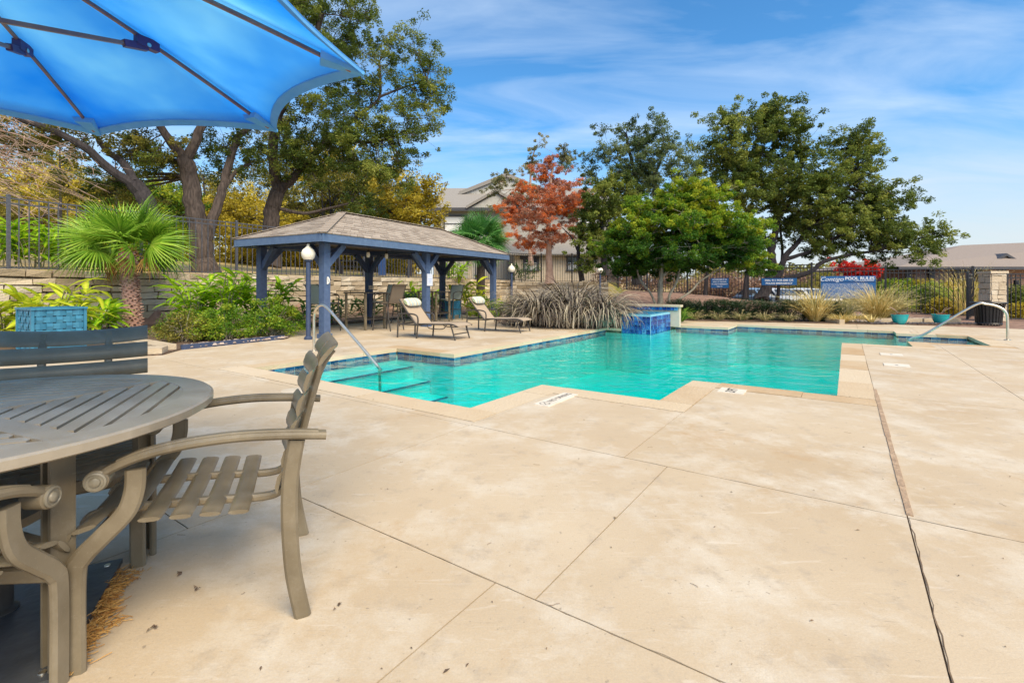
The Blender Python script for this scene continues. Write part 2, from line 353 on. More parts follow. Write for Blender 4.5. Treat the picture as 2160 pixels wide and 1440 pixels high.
COPE = offset(POOL, CW); POOLR = rects_of(POOL); COPER = rects_of(COPE)
# --- terrain
WP = Vector((-12.4, 11.9)); WD = Vector((.53, .848)); WN = Vector((-.848, .53))
def interp(x, xs, ys): return float(np.interp(x, xs, ys))
FXS = [1065, 1270, 1320, 1450, 1578, 1712, 1868, 2052, 2300]
FZS = [.12, .2, .95, .8, .54, .28, .1, .03, 0.0]
FDS = [31, 31, 26, 24, 22, 20.5, 19.3, 18, 17]
def smooth(t): t = min(1, max(0, t)); return t*t*(3-2*t)
def height(x, y):
    if y < 5: return -.05
    p = Vector((x, y))-WP; s = p.dot(WN); t = p.dot(WD); px = 1080+FPX*x/y
    if s > .15 and t < 23.6: return 1.50+.075*min(s, 45)+.06*math.sin(x*1.3)*math.sin(y*.9)
    if s > .15 and y > 31.2: return 1.45
    if px < 1300 and y > 31.2: return 1.42
    if px < 1000: return -.04
    dF = interp(px, FXS, FDS); zF = interp(px, FXS, FZS)
    k = smooth((y-16.6)/(dF-16.6)); h = zF*k
    if y > dF and px > 1330: h = lerp(zF, -.42, smooth((y-dF-1)/5))
    return h-.02+.04*math.sin(x*2.1)*math.sin(y*1.7)*k
xs = np.concatenate([np.linspace(-260, -32, 12), np.linspace(-30, 34, 129), np.linspace(37, 260, 12)])
ys = np.concatenate([np.linspace(-60, 4, 9), np.linspace(5, 48, 87), np.linspace(52, 420, 14)])
def deck_in(x, y):
    a = x*ST+y*CT; b = x*CT-y*ST
    return -5 < a < 17.2 and -11.5 < b < 8.5
tv = []; tf = []; tm = []
for y in ys:
    for x in xs:
        tv.append((x, y, -3.0 if deck_in(x, y) else height(x, y)))
nx = len(xs)
for j in range(len(ys)-1):
    for i in range(nx-1):
        f = (j*nx+i, j*nx+i+1, (j+1)*nx+i+1, (j+1)*nx+i); tf.append(f)
        cx, cy = (xs[i]+xs[i+1])/2, (ys[j]+ys[j+1])/2
        s = (Vector((cx, cy))-WP).dot(WN); px = 1080+FPX*cx/max(cy, .1)
        tm.append(0 if (s > .3 or (px < 1330 and cy > 31)) else (1 if cy < 26 else 0))
M_DRYG = mat('dry_grass_ground', None, None, rough=1, scale=.5, cols=[(.20, .20, .035), (.40, .30, .11), (.46, .34, .18), (.36, .24, .12)], lo=.3, hi=.7, bump=.6, bscale=18)
M_MULR = mat('reddish_mulch', (.13, .07, .05), (.30, .19, .14), rough=1, scale=5, bump=1.0, bscale=14)
me = bpy.data.meshes.new('ground'); me.from_pydata(tv, [], tf); me.materials.append(M_DRYG); me.materials.append(M_MULR)
me.polygons.foreach_set('material_index', tm); me.polygons.foreach_set('use_smooth', [True]*len(tf))
link('ground', me, kind='structure')
# parking lot behind the fence
pk = MB(); pk.box((21, 34, -.40), (26, 17, .06)); pk.build('parking_lot', mat('asphalt', (.04, .04, .042), (.06, .06, .062), rough=.9, scale=8), kind='structure')
# --- deck
deck = MB()
DR = [(-4.5, 18.5, -13.0, 11.0)]
holeless = DR
for h in POOLR: holeless = cut(holeless, offset([(h[0], h[2]), (h[1], h[2]), (h[1], h[3]), (h[0], h[3])], .02)[0] and (h[0]-.02, h[1]+.02, h[2]-.02, h[3]+.02))
for (a0, a1, b0, b1) in holeless: deck.box(((a0+a1)/2, -(b0+b1)/2, -.067), (a1-a0, b1-b0, .12))
deckob = deck.build('pool_deck', M_SUB, rz=ABROT, kind='structure')
gap = .003
bands = [(-13, -9.0, [-4.5, 0, 3.0, 6.0, 18.5]), (-9.0, -6.0, [-4.5, -1.2, 1.0, 3.1, 6.9, 9.6, 12.4, 18.5]), (-6.0, -2.57, [-4.5, -1.2, 1.0, 3.08, 18.5]),
         (-2.57, -1.23, [3.09, 18.5]), (-1.23, .25, [3.09, 18.5]), (-2.57, -.94, [1.5, 3.09]), (-.94, .25, [1.5, 3.09]), (-2.57, -1.12, [-4.5, -1.0, 1.5]), (-1.12, .25, [-4.5, -1.4, 1.5]), (.25, 1.47, [-4.5, .2, 3.09, 6.4, 9.3, 18.5]),
         (1.47, 4.2, [-4.5, .6, 3.09, 6.2, 9.1, 12.0, 18.5]), (4.2, 11, [-4.5, 0, 3.09, 6.2, 9.2, 12.2, 18.5])]
for (b0, b1, al) in bands:
    for a0, a1 in zip(al, al[1:]):
        rs = [(a0+gap, a1-gap, b0+gap, b1-gap)]
        for (x0, x1, y0, y1) in COPER: rs = cut(rs, (x0-.004, x1+.004, y0-.004, y1+.004))
        rs = [r for r in rs if r[1]-r[0] > .01 and r[3]-r[2] > .01]
        if not rs: continue
        m = MB()
        for (x0, x1, y0, y1) in rs: m.box(((x0+x1)/2, -(y0+y1)/2, -.0155), (x1-x0, y1-y0, .031))
        m.build('deck_slab', M_DECK, deckob)
# wide filled joint running from the pool corner towards the camera
jf = MB(); x = 3.12
while x < 6.5:
    l = random.uniform(.3, .7); jf.box((x+l/2, -.262, -.004), (l-.006, .032+random.uniform(-.006, .006), .018), tone=random.random()); x += l
jf.build('joint_filler', M_JOINT, deckob)
# cracks and ragged joint dirt
ck = MB()
def crack(pts, wd):
    n = 26; prev = None; vs = []; fs = []
    P = [lerp(Vector(pts[0]), Vector(pts[1]), i/n) for i in range(n+1)]; d = (Vector(pts[1])-Vector(pts[0])).normalized(); nn = Vector((-d.y, d.x))
    for i, p in enumerate(P):
        q = p+nn*random.uniform(-.006, .006); wv = wd*random.uniform(.25, 1.2); vs += [(q.x+nn.x*wv, -(q.y+nn.y*wv), .0012), (q.x-nn.x*wv, -(q.y-nn.y*wv), .0012)]
    for i in range(n): fs.append((2*i, 2*i+1, 2*i+3, 2*i+2))
    ck.add(vs, fs)
crack(((1.5, .255), (3.09, .255)), .0024); crack(((-.5, .25), (1.5, .25)), .002); crack(((3.09, .25), (3.07, 2.0)), .0018); crack(((3.09, -2.5), (3.09, .25)), .001)
crack(((1.72, .255), (1.78, .33)), .004); crack(((1.5, -2.5), (1.5, -.3)), .0009)
ck.build('crack', M_SUB, deckob)
# --- pool
pool = MB()
fl = offset(POOL, .1); pool.poly([(a, -b) for a, b in fl], -1.3, -1.15)
poolob = pool.build('swimming_pool', M_PLASTER, rz=ABROT, kind='structure')
wl = MB(); n = len(POOL); IN = offset(POOL, .03); area = 0
for i in range(n):
    p, q = IN[i], IN[(i+1) % n]; op, oq = offset(POOL, .16)[i], offset(POOL, .16)[(i+1) % n]
    wl.poly([(p[0], -p[1]), (q[0], -q[1]), (oq[0], -oq[1]), (op[0], -op[1])], -1.2, -.062)
wl.build('pool_wall', M_PLASTER, poolob)
# steps at the shallow end and in the far bay
st = MB(); nosing = MB()
for k, (dz, wd) in enumerate(((-.30, .42), (-.52, .84), (-.74, 1.26), (-.95, 1.62))):
    b1 = -6.86+wd
    st.box(((3.5+6.12)/2, 6.86-wd/2+.015, (dz-1.15)/2-.0-k*.001), (2.66, wd+.03, dz+1.15))
    nosing.box(((3.5+6.12)/2, -b1+.0, dz+.002), (2.62, .05, .012))
for k, (dz, wd) in enumerate(((-.28, .40), (-.50, .80), (-.72, 1.15))):
    st.box((15.1-1.1+.03, -2.3+wd/2-.015, (dz-1.15)/2-k*.001), (2.16, wd+.03, dz+1.15))
    nosing.box((14.0, -2.3+wd, dz+.002), (2.1, .05, .012))
st.build('pool_step', M_PLASTER, poolob); nosing.build('step_nosing', M_NOSING, poolob)
# waterline tiles on the edges that face the camera
tile_me = []
for tn in (.1, .3, .5, .7, .9):
    m = MB(); m.box((0, 0, 0), (.142, .012, .142), tone=tn); m.box((.02, -.003, .01), (.05, .008, .04), tone=min(1, tn+.25)); tile_me.append(m.mesh('tile', M_TILE))
def tile_row(a0, b0, a1, b1, rz, z=-.137, step=.15):
    l = math.hypot(a1-a0, b1-b0); k = max(1, int(l/step))
    for i in range(k):
        t = (i+.5)/k; o = link('tile', random.choice(tile_me), poolob, (lerp(a0, a1, t), -lerp(b0, b1, t), z), rz); o.scale = (l/k/.15, 1, 1)
gr = MB()
H = math.pi/2
for (a0, b0, a1, b1, rz) in ((3.5, -6.882, 6.12, -6.882, 0), (6.142, -6.86, 6.142, -5.45, H), (6.15, -5.472, 12.4, -5.472, 0), (14.47, -4.15, 14.47, -2.7, H), (14.5, -2.722, 15.7, -2.722, 0),
                             (15.772, -2.7, 15.772, 1.0, H), (15.122, 1.05, 15.122, 2.28, H), (12.0, 1.022+.04, 12.0, 1.022+.04, 0)):
    if abs(a0-a1)+abs(b0-b1) < .1: continue
    tile_row(a0, b0, a1, b1, rz)
    gr.box(((a0+a1)/2, -(b0+b1)/2, -.138), (abs(a1-a0)+.006, abs(b1-b0)+.006, .15))
gr.build('tile_grout', M_GROUT, poolob)
# coping stones
cop = MB(); copob = link('pool_coping', None, None, None, ABROT, kind='structure')
done = []
def coping_rects():
    out = []; nP = len(POOL)
    for i in range(nP):
        p, q = POOL[i], POOL[(i+1) % nP]; op, oq = COPE[i], COPE[(i+1) % nP]
        r = [(min(p[0], q[0], op[0], oq[0]), max(p[0], q[0], op[0], oq[0]), min(p[1], q[1], op[1], oq[1]), max(p[1], q[1], op[1], oq[1]))]
        for h in POOLR: r = cut(r, h)
        for h in done: r = cut(r, h)
        for x in r:
            if x[1]-x[0] > .05 and x[3]-x[2] > .05: out.append(x); done.append(x)
    return out
for (x0, x1, y0, y1) in coping_rects():
    la, lb = x1-x0, y1-y0; along = la >= lb; Ltot = max(la, lb); pos = 0
    while pos < Ltot-1e-4:
        seg = random.uniform(.7, 1.15)
        if Ltot-pos-seg < .35: seg = Ltot-pos
        u0, u1 = pos+.003, pos+seg-.003
        r = (x0+u0, x0+u1, y0+.002, y1-.002) if along else (x0+.002, x1-.002, y0+u0, y0+u1)
        if not (12.3 < r[0] < 14.4 and -5.05 < r[2] < -4.1):
            m = MB(); dz = random.uniform(-.003, .003)
            m.box(((r[0]+r[1])/2, -(r[2]+r[3])/2, -.029+dz), (r[1]-r[0], r[3]-r[2], .064), tone=random.random(), jit=.0025)
            m.build('coping_stone', M_COPING, copob)
        pos += seg
# --- water
def watermat(dens=1.0, rip=.09):
    m = bpy.data.materials.new('pool_water'); m.use_nodes = True; t = m.node_tree; n = t.nodes; l = t.links
    for x in list(n): n.remove(x)
    out = n.new('ShaderNodeOutputMaterial'); tr = n.new('ShaderNodeBsdfTransparent'); gl = n.new('ShaderNodeBsdfGlossy'); gl.inputs['Roughness'].default_value = .012
    gl.inputs['Color'].default_value = (.95, .97, .98, 1)
    fr = n.new('ShaderNodeFresnel'); fr.inputs['IOR'].default_value = 1.33; mx = n.new('ShaderNodeMixShader')
    g = n.new('ShaderNodeNewGeometry')
    n1 = n.new('ShaderNodeTexNoise'); n1.inputs['Scale'].default_value = 2.2; n1.inputs['Detail'].default_value = 3; n1.inputs['Distortion'].default_value = .6
    mp2 = n.new('ShaderNodeMapping'); mp2.inputs['Scale'].default_value = (.8, 1.6, 1); l.new(g.outputs['Position'], mp2.inputs[0]); l.new(mp2.outputs[0], n1.inputs['Vector'])
    n2 = n.new('ShaderNodeTexNoise'); n2.inputs['Scale'].default_value = 9; n2.inputs['Detail'].default_value = 2; l.new(mp2.outputs[0], n2.inputs['Vector'])
    ad = n.new('ShaderNodeMath'); ad.operation = 'MULTIPLY_ADD'; ad.inputs[1].default_value = .22; l.new(n2.outputs[0], ad.inputs[0]); l.new(n1.outputs[0], ad.inputs[2])
    bp = n.new('ShaderNodeBump'); bp.inputs['Strength'].default_value = rip; bp.inputs['Distance'].default_value = .12; l.new(ad.outputs[0], bp.inputs['Height'])
    l.new(bp.outputs[0], gl.inputs['Normal']); l.new(bp.outputs[0], fr.inputs['Normal'])
    l.new(fr.outputs[0], mx.inputs[0]); l.new(tr.outputs[0], mx.inputs[1]); l.new(gl.outputs[0], mx.inputs[2]); l.new(mx.outputs[0], out.inputs['Surface'])
    va = n.new('ShaderNodeVolumeAbsorption'); va.inputs['Color'].default_value = (.015, .972, .966, 1); va.inputs['Density'].default_value = dens; l.new(va.outputs[0], out.inputs['Volume'])
    return m
M_WATER = watermat(1.6, .2)
wt = MB(); wt.poly([(a, -b) for a, b in offset(POOL, .034)], -1.22, -.085)
wt.build('pool_water', M_WATER, None, None, ABROT, kind='structure')
# --- beds, gravel
def bed(pts, z, mat_, name='planting_bed', d=.12):
    m = MB(); m.poly(pts, z-d, z); return m.build(name, mat_, kind='structure')
bed([(-16, 6.9), (-7.6, 7.25), (-5.85, 8.05), (-6.0, 8.75), (-4.95, 10.6), (-5.0, 10.85), (-6.5, 12.1), (-2.75, 19.0), (-2.2, 19.9), (.6, 24), (-.6, 31.3), (-2.2, 31.3), (-14.6, 11.2)][::1], .025, M_MULCH)
bed([(-.6, 31.2), (.62, 24), (-2.15, 19.9), (-.7, 17.2), (-.25, 14.4), (.25, 13.75), (1.3, 13.4), (2.5, 13.25), (2.95, 13.6), (3.6, 14.5), (5.0, 15.6), (5.6, 16.1), (7.6, 15.5), (10.15, 14.75), (10.9, 14.45), (14.1, 14.45), (14.3, 17.6), (10, 20), (5, 23)], .021, M_MULCH)
random.seed(11)
def pebbles(name, mat_, pts, n, s0, s1, z=.03, **kw):
    m = MB(); tri = []
    for i in range(n):
        t = random.random(); k = random.randint(0, len(pts)-1); p, q, wd = pts[k]
        c = lerp(Vector(p), Vector(q), t); d = (Vector(q)-Vector(p)).normalized(); nn = Vector((-d.y, d.x)); c = c+nn*random.uniform(-wd, wd); s = random.uniform(s0, s1)
        vs = [Vector((s*random.uniform(.6, 1.3)*math.cos(a), s*random.uniform(.6, 1.3)*math.sin(a), 0)) for a in (0, 1.05, 2.1, 3.14, 4.2, 5.2)]
        vs2 = [v*.55+Vector((0, 0, s*random.uniform(.5, .9))) for v in vs]; C = Vector((c.x, c.y, z))
        m.add([v+C for v in vs]+[v+C for v in vs2], [(i, (i+1) % 6, 6+(i+1) % 6, 6+i) for i in range(6)]+[(6, 7, 8, 9, 10, 11)], False, random.random())
    return m.build(name, mat_, kind='stuff', **kw)
tag(pebbles('gravel', M_GRAVEL, [((-6.05, 8.95), (-5.05, 10.65), .16)], 420, .022, .055), 'pale river pebbles edging the shrub bed beside the gazebo', 'gravel')
tag(pebbles('gravel', M_DGRAVEL, [((10.9, 14.62), (14.0, 14.62), .16)], 900, .015, .04), 'dark gravel under the turquoise pots', 'gravel')
tag(pebbles('gravel', M_GRAVEL, [((10.6, 15.5), (14.2, 15.9), .5), ((5.9, 17.6), (10.2, 17.2), .7), ((4.6, 19.5), (10.5, 18.6), .9), ((13.5, 17), (10.5, 18.5), .7)], 1500, .03, .10, .05), 'reddish rocks and rubble on the slope below the fence', 'gravel')
# stone edging of the left bed and dark blue edging strip
eg = thing('bed_edging', 'rough limestone edging slabs at the corner of the left shrub bed', 'edging')
for (p, q) in (((-10.4, 11.3), (-9.3, 10.5)), ((-9.25, 10.45), (-8.1, 9.75)), ((-8.05, 9.7), (-7.0, 9.15)), ((-6.95, 9.1), (-6.1, 8.5)), ((-6.15, 8.35), (-6.0, 8.0))):
    m = MB(); m.bar((*p, .05), (*q, .05), .30, .14); o = m.build('stone', M_STONE, eg)
es = MB(); es.bar((-6.0, 8.72, .03), (-4.98, 10.5, .03), .03, .12)
tag(es.build('edging_strip', M_NAVY), 'dark blue edging strip along the pebbles by the lamp post', 'edging')
# gravel bed kerb by the pots
kb = thing('planter_kerb', 'low limestone kerb round the small agave by the pots', 'kerb', (0, 0, 0))
for (p, q) in (((10.1, 14.72), (10.1, 15.4)), ((10.16, 15.4), (11.6, 15.25)), ((11.62, 15.24), (12.9, 15.2)), ((12.95, 15.2), (14.2, 15.3))):
    m = MB(); m.bar((*p, .06), (*q, .06), .16, .16); m.build('stone', M_STONE, kb)
# --- retaining wall
wall = link('retaining_wall', None, None, (WP.x, WP.y, 0), math.atan2(WD.y, WD.x)); tag(wall, 'coursed limestone retaining wall under the left fence', 'wall')
m = MB(); m.box((9.0, .22, .76), (28.4, .36, 1.52)); m.build('core', M_MORTAR, wall)
rest = MB(); cnt = 0; rows = 8; zz = 0.0
stones = []
for r in range(rows):
    hgt = 1.57/rows; x = -5.2+random.uniform(0, .4)
    while x < 23.2:
        l = random.uniform(.34, .80) if x < 8 else random.uniform(.32, .75)
        stones.append((x, r*hgt, l, hgt)); x += l
stones.sort(key=lambda s: s[0]*.8-s[1]*9)
for (x, z, l, hgt) in stones:
    tn = random.random(); M0 = MB() if cnt < 300 else rest
    M0.box((x+l/2, .0+random.uniform(-.02, .015), z+hgt/2+random.uniform(-.012, .012)), (l-random.uniform(.012, .04), .17, hgt-random.uniform(.014, .04)), tone=tn, jit=.022)
    if cnt < 300: M0.build('stone', M_STONE, wall)
    cnt += 1
rest.build('stones', M_STONE, wall, kind='stuff')
# far return of the wall below the back fence, and two low terrace walls on the right slope
def low_wall(label, pts, z0, z1, rows, mt, l0=.3, l1=.7, th=.35):
    t = thing('stone_wall', label, 'wall'); core = MB(); st_ = MB()
    for (p, q) in zip(pts, pts[1:]):
        p3, q3 = Vector((*p[:2], 0)), Vector((*q[:2], 0)); d = (q3-p3); Lg = d.length; d.normalize(); ang = math.atan2(d.y, d.x); nrm = Vector((-d.y, d.x, 0)); Z0, Z1 = p[2]+z0, p[2]+z1
        core.bar((*p[:2], (Z0+Z1)/2-.02), (*q[:2], (Z0+Z1)/2-.02), th, Z1-Z0-.04)
        hh = (Z1-Z0)/rows
        for r in range(rows):
            x = 0
            while x < Lg:
                l = min(random.uniform(l0, l1), Lg-x); c = p3+d*(x+l/2)
                st_.box((c.x, c.y, Z0+hh*(r+.5)), (l-.03, th+.1+random.uniform(-.03, .03), hh-.025), ang, tone=random.random(), jit=.02); x += l
    core.build('core', M_MORTAR, t); st_.build('stones', mt, t, kind='stuff'); return t
low_wall('limestone wall carrying the back fence in front of the cream building', [(-.1, 31.15, 0), (3, 31.15, 0), (6.2, 31.1, 0)], .2, 1.42, 6, M_STONE)
low_wall('low reddish stone terrace behind the multi-stemmed tree', [(5.6, 23.2, 0), (9.6, 21.4, 0)], -.1, .62, 4, M_STONER)
low_wall('lowest reddish stone terrace just behind the clipped hedge', [(4.2, 20.4, 0), (8.8, 18.9, 0)], -.1, .38, 3, M_STONER)
# ================================================================== GAZEBO
random.seed(21)
GU = Vector((.479, .878, 0)); GN = Vector((-.878, .479, 0)); GO = Vector((-4.17, 10.71, 0)); GRZ = math.atan2(.878, .479)
gz = thing('gazebo', 'slate blue timber gazebo with a brown shingled hip roof beside the pool', 'gazebo', GO, GRZ)
GL, GW = 7.3, 2.23
for i, x in enumerate((0, 3.55, GL)):
    for j, y in enumerate((0, GW)):
        m = MB(); m.box((0, 0, 1.06), (.17, .17, 2.1)); m.box((0, 0, .05), (.23, .23, .10))
        for s in (-1, 1): m.box((s*.0855, 0, 1.06), (.004, .11, 1.9))
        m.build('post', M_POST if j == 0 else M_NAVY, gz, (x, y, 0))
def brace(p, q, mt=M_NAVY):
    m = MB(); m.bar(p, q, .11, .13); m.build('brace', mt, gz)
for x, dirs in ((0, (1,)), (3.55, (-1, 1)), (GL, (-1,))):
    for y in (0, GW):
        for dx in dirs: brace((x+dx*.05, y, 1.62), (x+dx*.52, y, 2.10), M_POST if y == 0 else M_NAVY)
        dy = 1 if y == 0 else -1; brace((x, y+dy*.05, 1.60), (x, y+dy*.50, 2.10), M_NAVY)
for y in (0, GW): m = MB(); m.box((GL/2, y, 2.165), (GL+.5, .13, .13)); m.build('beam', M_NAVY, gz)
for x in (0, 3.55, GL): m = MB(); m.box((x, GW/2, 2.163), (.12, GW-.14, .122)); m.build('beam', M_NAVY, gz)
OV = .42; x0, x1, y0, y1 = -OV, GL+OV, -OV, GW+OV; ze = 2.27
for (p, q) in (((x0, y0), (x1, y0)), ((x0, y1), (x1, y1))):
    m = MB(); m.bar((*p, 2.185), (*q, 2.185), .04, .17); m.build('fascia_board', M_FASCIA, gz)
for (p, q) in (((x0, y0+.021), (x0, y1-.021)), ((x1, y0+.021), (x1, y1-.021))):
    m = MB(); m.bar((*p, 2.186), (*q, 2.186), .04, .168); m.build('fascia_board', M_FASCIA, gz)
ra, rb, rz_, ym = 1.5, GL-1.6, 3.06, GW/2
ra_, rb_ = Vector((ra, ym, rz_)), Vector((rb, ym, rz_))
E4 = [Vector((x0-.03, y0-.03, ze)), Vector((x1+.03, y0-.03, ze)), Vector((x1+.03, y1+.03, ze)), Vector((x0-.03, y1+.03, ze))]
# boarded ceiling below the rafters
cl = MB(); dz = Vector((0, 0, -.07)); C4 = [Vector((x0+.03, y0+.03, 2.25)), Vector((x1-.03, y0+.03, 2.25)), Vector((x1-.03, y1-.03, 2.25)), Vector((x0+.03, y1-.03, 2.25))]
def planks(a, b, c, d, n, mt, name):
    for i in range(n):
        p, q, r, s = lerp(a, d, i/n), lerp(b, c, i/n), lerp(b, c, (i+.97)/n), lerp(a, d, (i+.97)/n); up = Vector((0, 0, .02))
        m = MB(); m.add([p, q, r, s, p+up, q+up, r+up, s+up], [(0, 1, 2, 3), (7, 6, 5, 4), (0, 4, 5, 1), (1, 5, 6, 2), (2, 6, 7, 3), (3, 7, 4, 0)]); m.build(name, mt, gz)
planks(C4[0], C4[1], rb_+dz, ra_+dz, 9, M_CEIL, 'ceiling_plank'); planks(C4[2], C4[3], ra_+dz, rb_+dz, 9, M_CEIL, 'ceiling_plank')
planks(C4[3], C4[0], ra_+dz, ra_+dz, 7, M_CEIL, 'ceiling_plank'); planks(C4[1], C4[2], rb_+dz, rb_+dz, 7, M_CEIL, 'ceiling_plank')
# roof deck + shingles
rd = MB(); rd.add([E4[0], E4[1], E4[2], E4[3], ra_, rb_], [(0, 1, 5, 4), (2, 3, 4, 5), (3, 0, 4), (1, 2, 5), (3, 2, 1, 0)]); rd.build('roof_deck', M_ROOFB, gz)
left = MB(); nsh = 0
def shingle_plane(a, b, c, d, parts):
    global nsh
    nrm = (b-a).cross(d-a).normalized(); H_ = ((a+b)/2-(c+d)/2).length; n = int(H_/.135)
    for k in range(n):
        v0, v1 = k/n, (k+1.12)/n; p, q = lerp(a, d, v0), lerp(b, c, v0); p1, q1 = lerp(a, d, min(v1, 1)), lerp(b, c, min(v1, 1)); Lc = (q-p).length
        u = -random.uniform(0, .3)
        while u < Lc:
            l = random.uniform(.2, .36); s, e = max(u, 0), min(u+l-.008, Lc)
            if e > s+.02:
                P, Q = lerp(p, q, s/Lc), lerp(p, q, e/Lc); P1, Q1 = lerp(p1, q1, min(1, s/Lc)), lerp(p1, q1, min(1, e/Lc)); h = nrm*random.uniform(.014, .026); g = nrm*.006
                vs = [P+g*0, Q+g*0, Q1+g, P1+g, P+h, Q+h, Q1+g+nrm*.004, P1+g+nrm*.004]
                M0 = MB() if (parts and nsh < 300) else left
                M0.add(vs, [(4, 5, 6, 7), (0, 1, 5, 4), (1, 2, 6, 5), (3, 0, 4, 7)], False, random.random())
                if M0 is not left: M0.build('shingle', M_SHINGLE, gz); nsh += 1
            u += l
shingle_plane(E4[0], E4[1], rb_, ra_, True); shingle_plane(E4[3], E4[0], ra_, ra_, False); shingle_plane(E4[1], E4[2], rb_, rb_, False); shingle_plane(E4[2], E4[3], ra_, rb_, False)
for (p, q) in ((ra_, rb_), (E4[0], ra_), (E4[1], rb_), (E4[3], ra_), (E4[2], rb_)):
    n = int((q-p).length/.2)
    for i in range(n): left.bar(lerp(p, q, i/n)+Vector((0, 0, .03)), lerp(p, q, (i+1.1)/n)+Vector((0, 0, .018)), .2, .012)
left.build('shingles', M_SHINGLE, gz, kind='stuff')
def gpt(x, y, z=0): return GO+GU*x+GN*y+Vector((0, 0, z))
# things on the gazebo
m = MB(); m.box((0, 0, 0), (.24, .02, .34)); nb = m.build('notice_board', mat('pale_notice', (.60, .66, .80), (.68, .72, .84), rough=.4, scale=4), None, gpt(3.55+.03, -.11, 1.34), GRZ); tag(nb, 'pale blue notice plate on the middle gazebo post', 'sign')
lt = MB(); lt.box((0, -.014, .02), (.16, .004, .018)); lt.box((.0, -.014, -.03), (.13, .004, .012)); lt.box((-.01, -.014, -.07), (.14, .004, .012)); lt.build('lettering', mat('faint_blue_print', (.42, .50, .70), None), nb)
hk = MB(); hk.tube(bez([(0, 0, .07), (-.01, -.04, .05), (0, -.05, 0), (.01, -.03, -.05), (0, 0, -.06)], 5), .012, 6); hk.box((0, .0, 0), (.04, .012, .16)); tag(hk.build('rope_hook', M_WHITE, None, gpt(.0, -.1, 1.28), GRZ), 'white rope hook on the nearest gazebo post', 'hook')
bx = MB(); bx.box((0, 0, 0), (.16, .05, .12)); bx.box((.0, -.03, .0), (.05, .02, .06)); tag(bx.build('switch_box', mat('beige_plastic', (.40, .33, .25), (.46, .39, .30), rough=.5), None, gpt(3.55-.03, GW-.12, 1.12), GRZ), 'beige switch box on the rear middle gazebo post', 'switch box')
for k, xx in enumerate((2.2, 2.9)):
    t = thing('pendant_lamp', ('left' if k == 0 else 'right')+' one of two small jar lamps under the gazebo ceiling', 'lamp', gpt(xx, .9, 2.03), GRZ, 'jar lamps under the gazebo ceiling')
    a = MB(); a.tube([(0, 0, .21), (0, 0, .07)], .008, 6); a.lathe([(.03, .04), (.045, .05), (.03, .10), (.012, .115)], 12); a.build('cap', M_BLACK, t)
    a = MB(); a.lathe([(.0, -.1), (.035, -.095), (.05, -.03), (.045, .03), (.035, .05)], 12); a.build('glass_jar', M_GLOBE, t)
# ================================================================== LAMP POSTS
def lamp_post(loc, top, label):
    t = thing('lamp_post', label, 'lamp post', loc, 0, 'globe lamp posts round the pool'); z = top
    a = MB(); a.tube([(0, 0, 0), (0, 0, z-.40)], .05, 14); a.lathe([(.085, 0), (.085, .05), (.055, .075)], 14); a.build('pole', M_NAVY, t)
    a = MB(); a.lathe([(.05, z-.40), (.075, z-.385), (.085, z-.365), (.07, z-.35)], 16); a.build('collar', M_NAVY, t)
    a = MB(); a.lathe([(.09, z-.352), (.125, z-.31), (.145, z-.25), (.145, z-.20), (.12, z-.14), (.075, z-.10), (.05, z-.085)], 20); a.build('globe', M_GLOBE, t)
    a = MB(); a.lathe([(.055, z-.086), (.05, z-.07), (.025, z-.055), (.032, z-.03), (.018, z-.005), (0, z)], 14); a.build('finial', M_GLOBE, t)
    return t
lp = lamp_post((-4.42, 10.44, 0), 2.08, 'navy lamp post with milky globe beside the nearest gazebo post')
dup(lp, (-.02, 19.7, 0), 0, 'navy lamp post with milky globe above the purple flax')
dup(lp, (4.45, 24.3, .1), 0, 'farthest globe lamp post against the multi-stemmed tree')
# ================================================================== LOUNGERS
M_STRIPE = bpy.data.materials.new('striped_fabric'); M_STRIPE.use_nodes = True
def stripes():
    t = M_STRIPE.node_tree; n = t.nodes; l = t.links; b = n['Principled BSDF']; b.inputs['Roughness'].default_value = .85
    c = n.new('ShaderNodeTexCoord'); s = n.new('ShaderNodeSeparateXYZ'); l.new(c.outputs['Object'], s.inputs[0])
    a = n.new('ShaderNodeMath'); a.operation = 'MULTIPLY'; a.inputs[1].default_value = 4.2; l.new(s.outputs[1], a.inputs[0])
    f = n.new('ShaderNodeMath'); f.operation = 'FRACT'; l.new(a.outputs[0], f.inputs[0])
    r = n.new('ShaderNodeValToRGB'); r.color_ramp.interpolation = 'CONSTANT'; l.new(f.outputs[0], r.inputs[0]); e = r.color_ramp.elements
    seq = [(0, (.60, .56, .46)), (.14, (.14, .28, .36)), (.22, (.60, .56, .46)), (.30, (.42, .27, .10)), (.36, (.60, .56, .46)), (.48, (.26, .42, .44)), (.60, (.62, .58, .48)), (.68, (.10, .17, .27)), (.73, (.62, .58, .48)), (.85, (.35, .40, .24)), (.92, (.62, .58, .48))]
    e[0].position = 0; e[0].color = (*seq[0][1], 1); e[1].position = seq[1][0]; e[1].color = (*seq[1][1], 1)
    for p, cc in seq[2:]: q = e.new(p); q.color = (*cc, 1)
    l.new(r.outputs[0], b.inputs['Base Color'])
stripes()
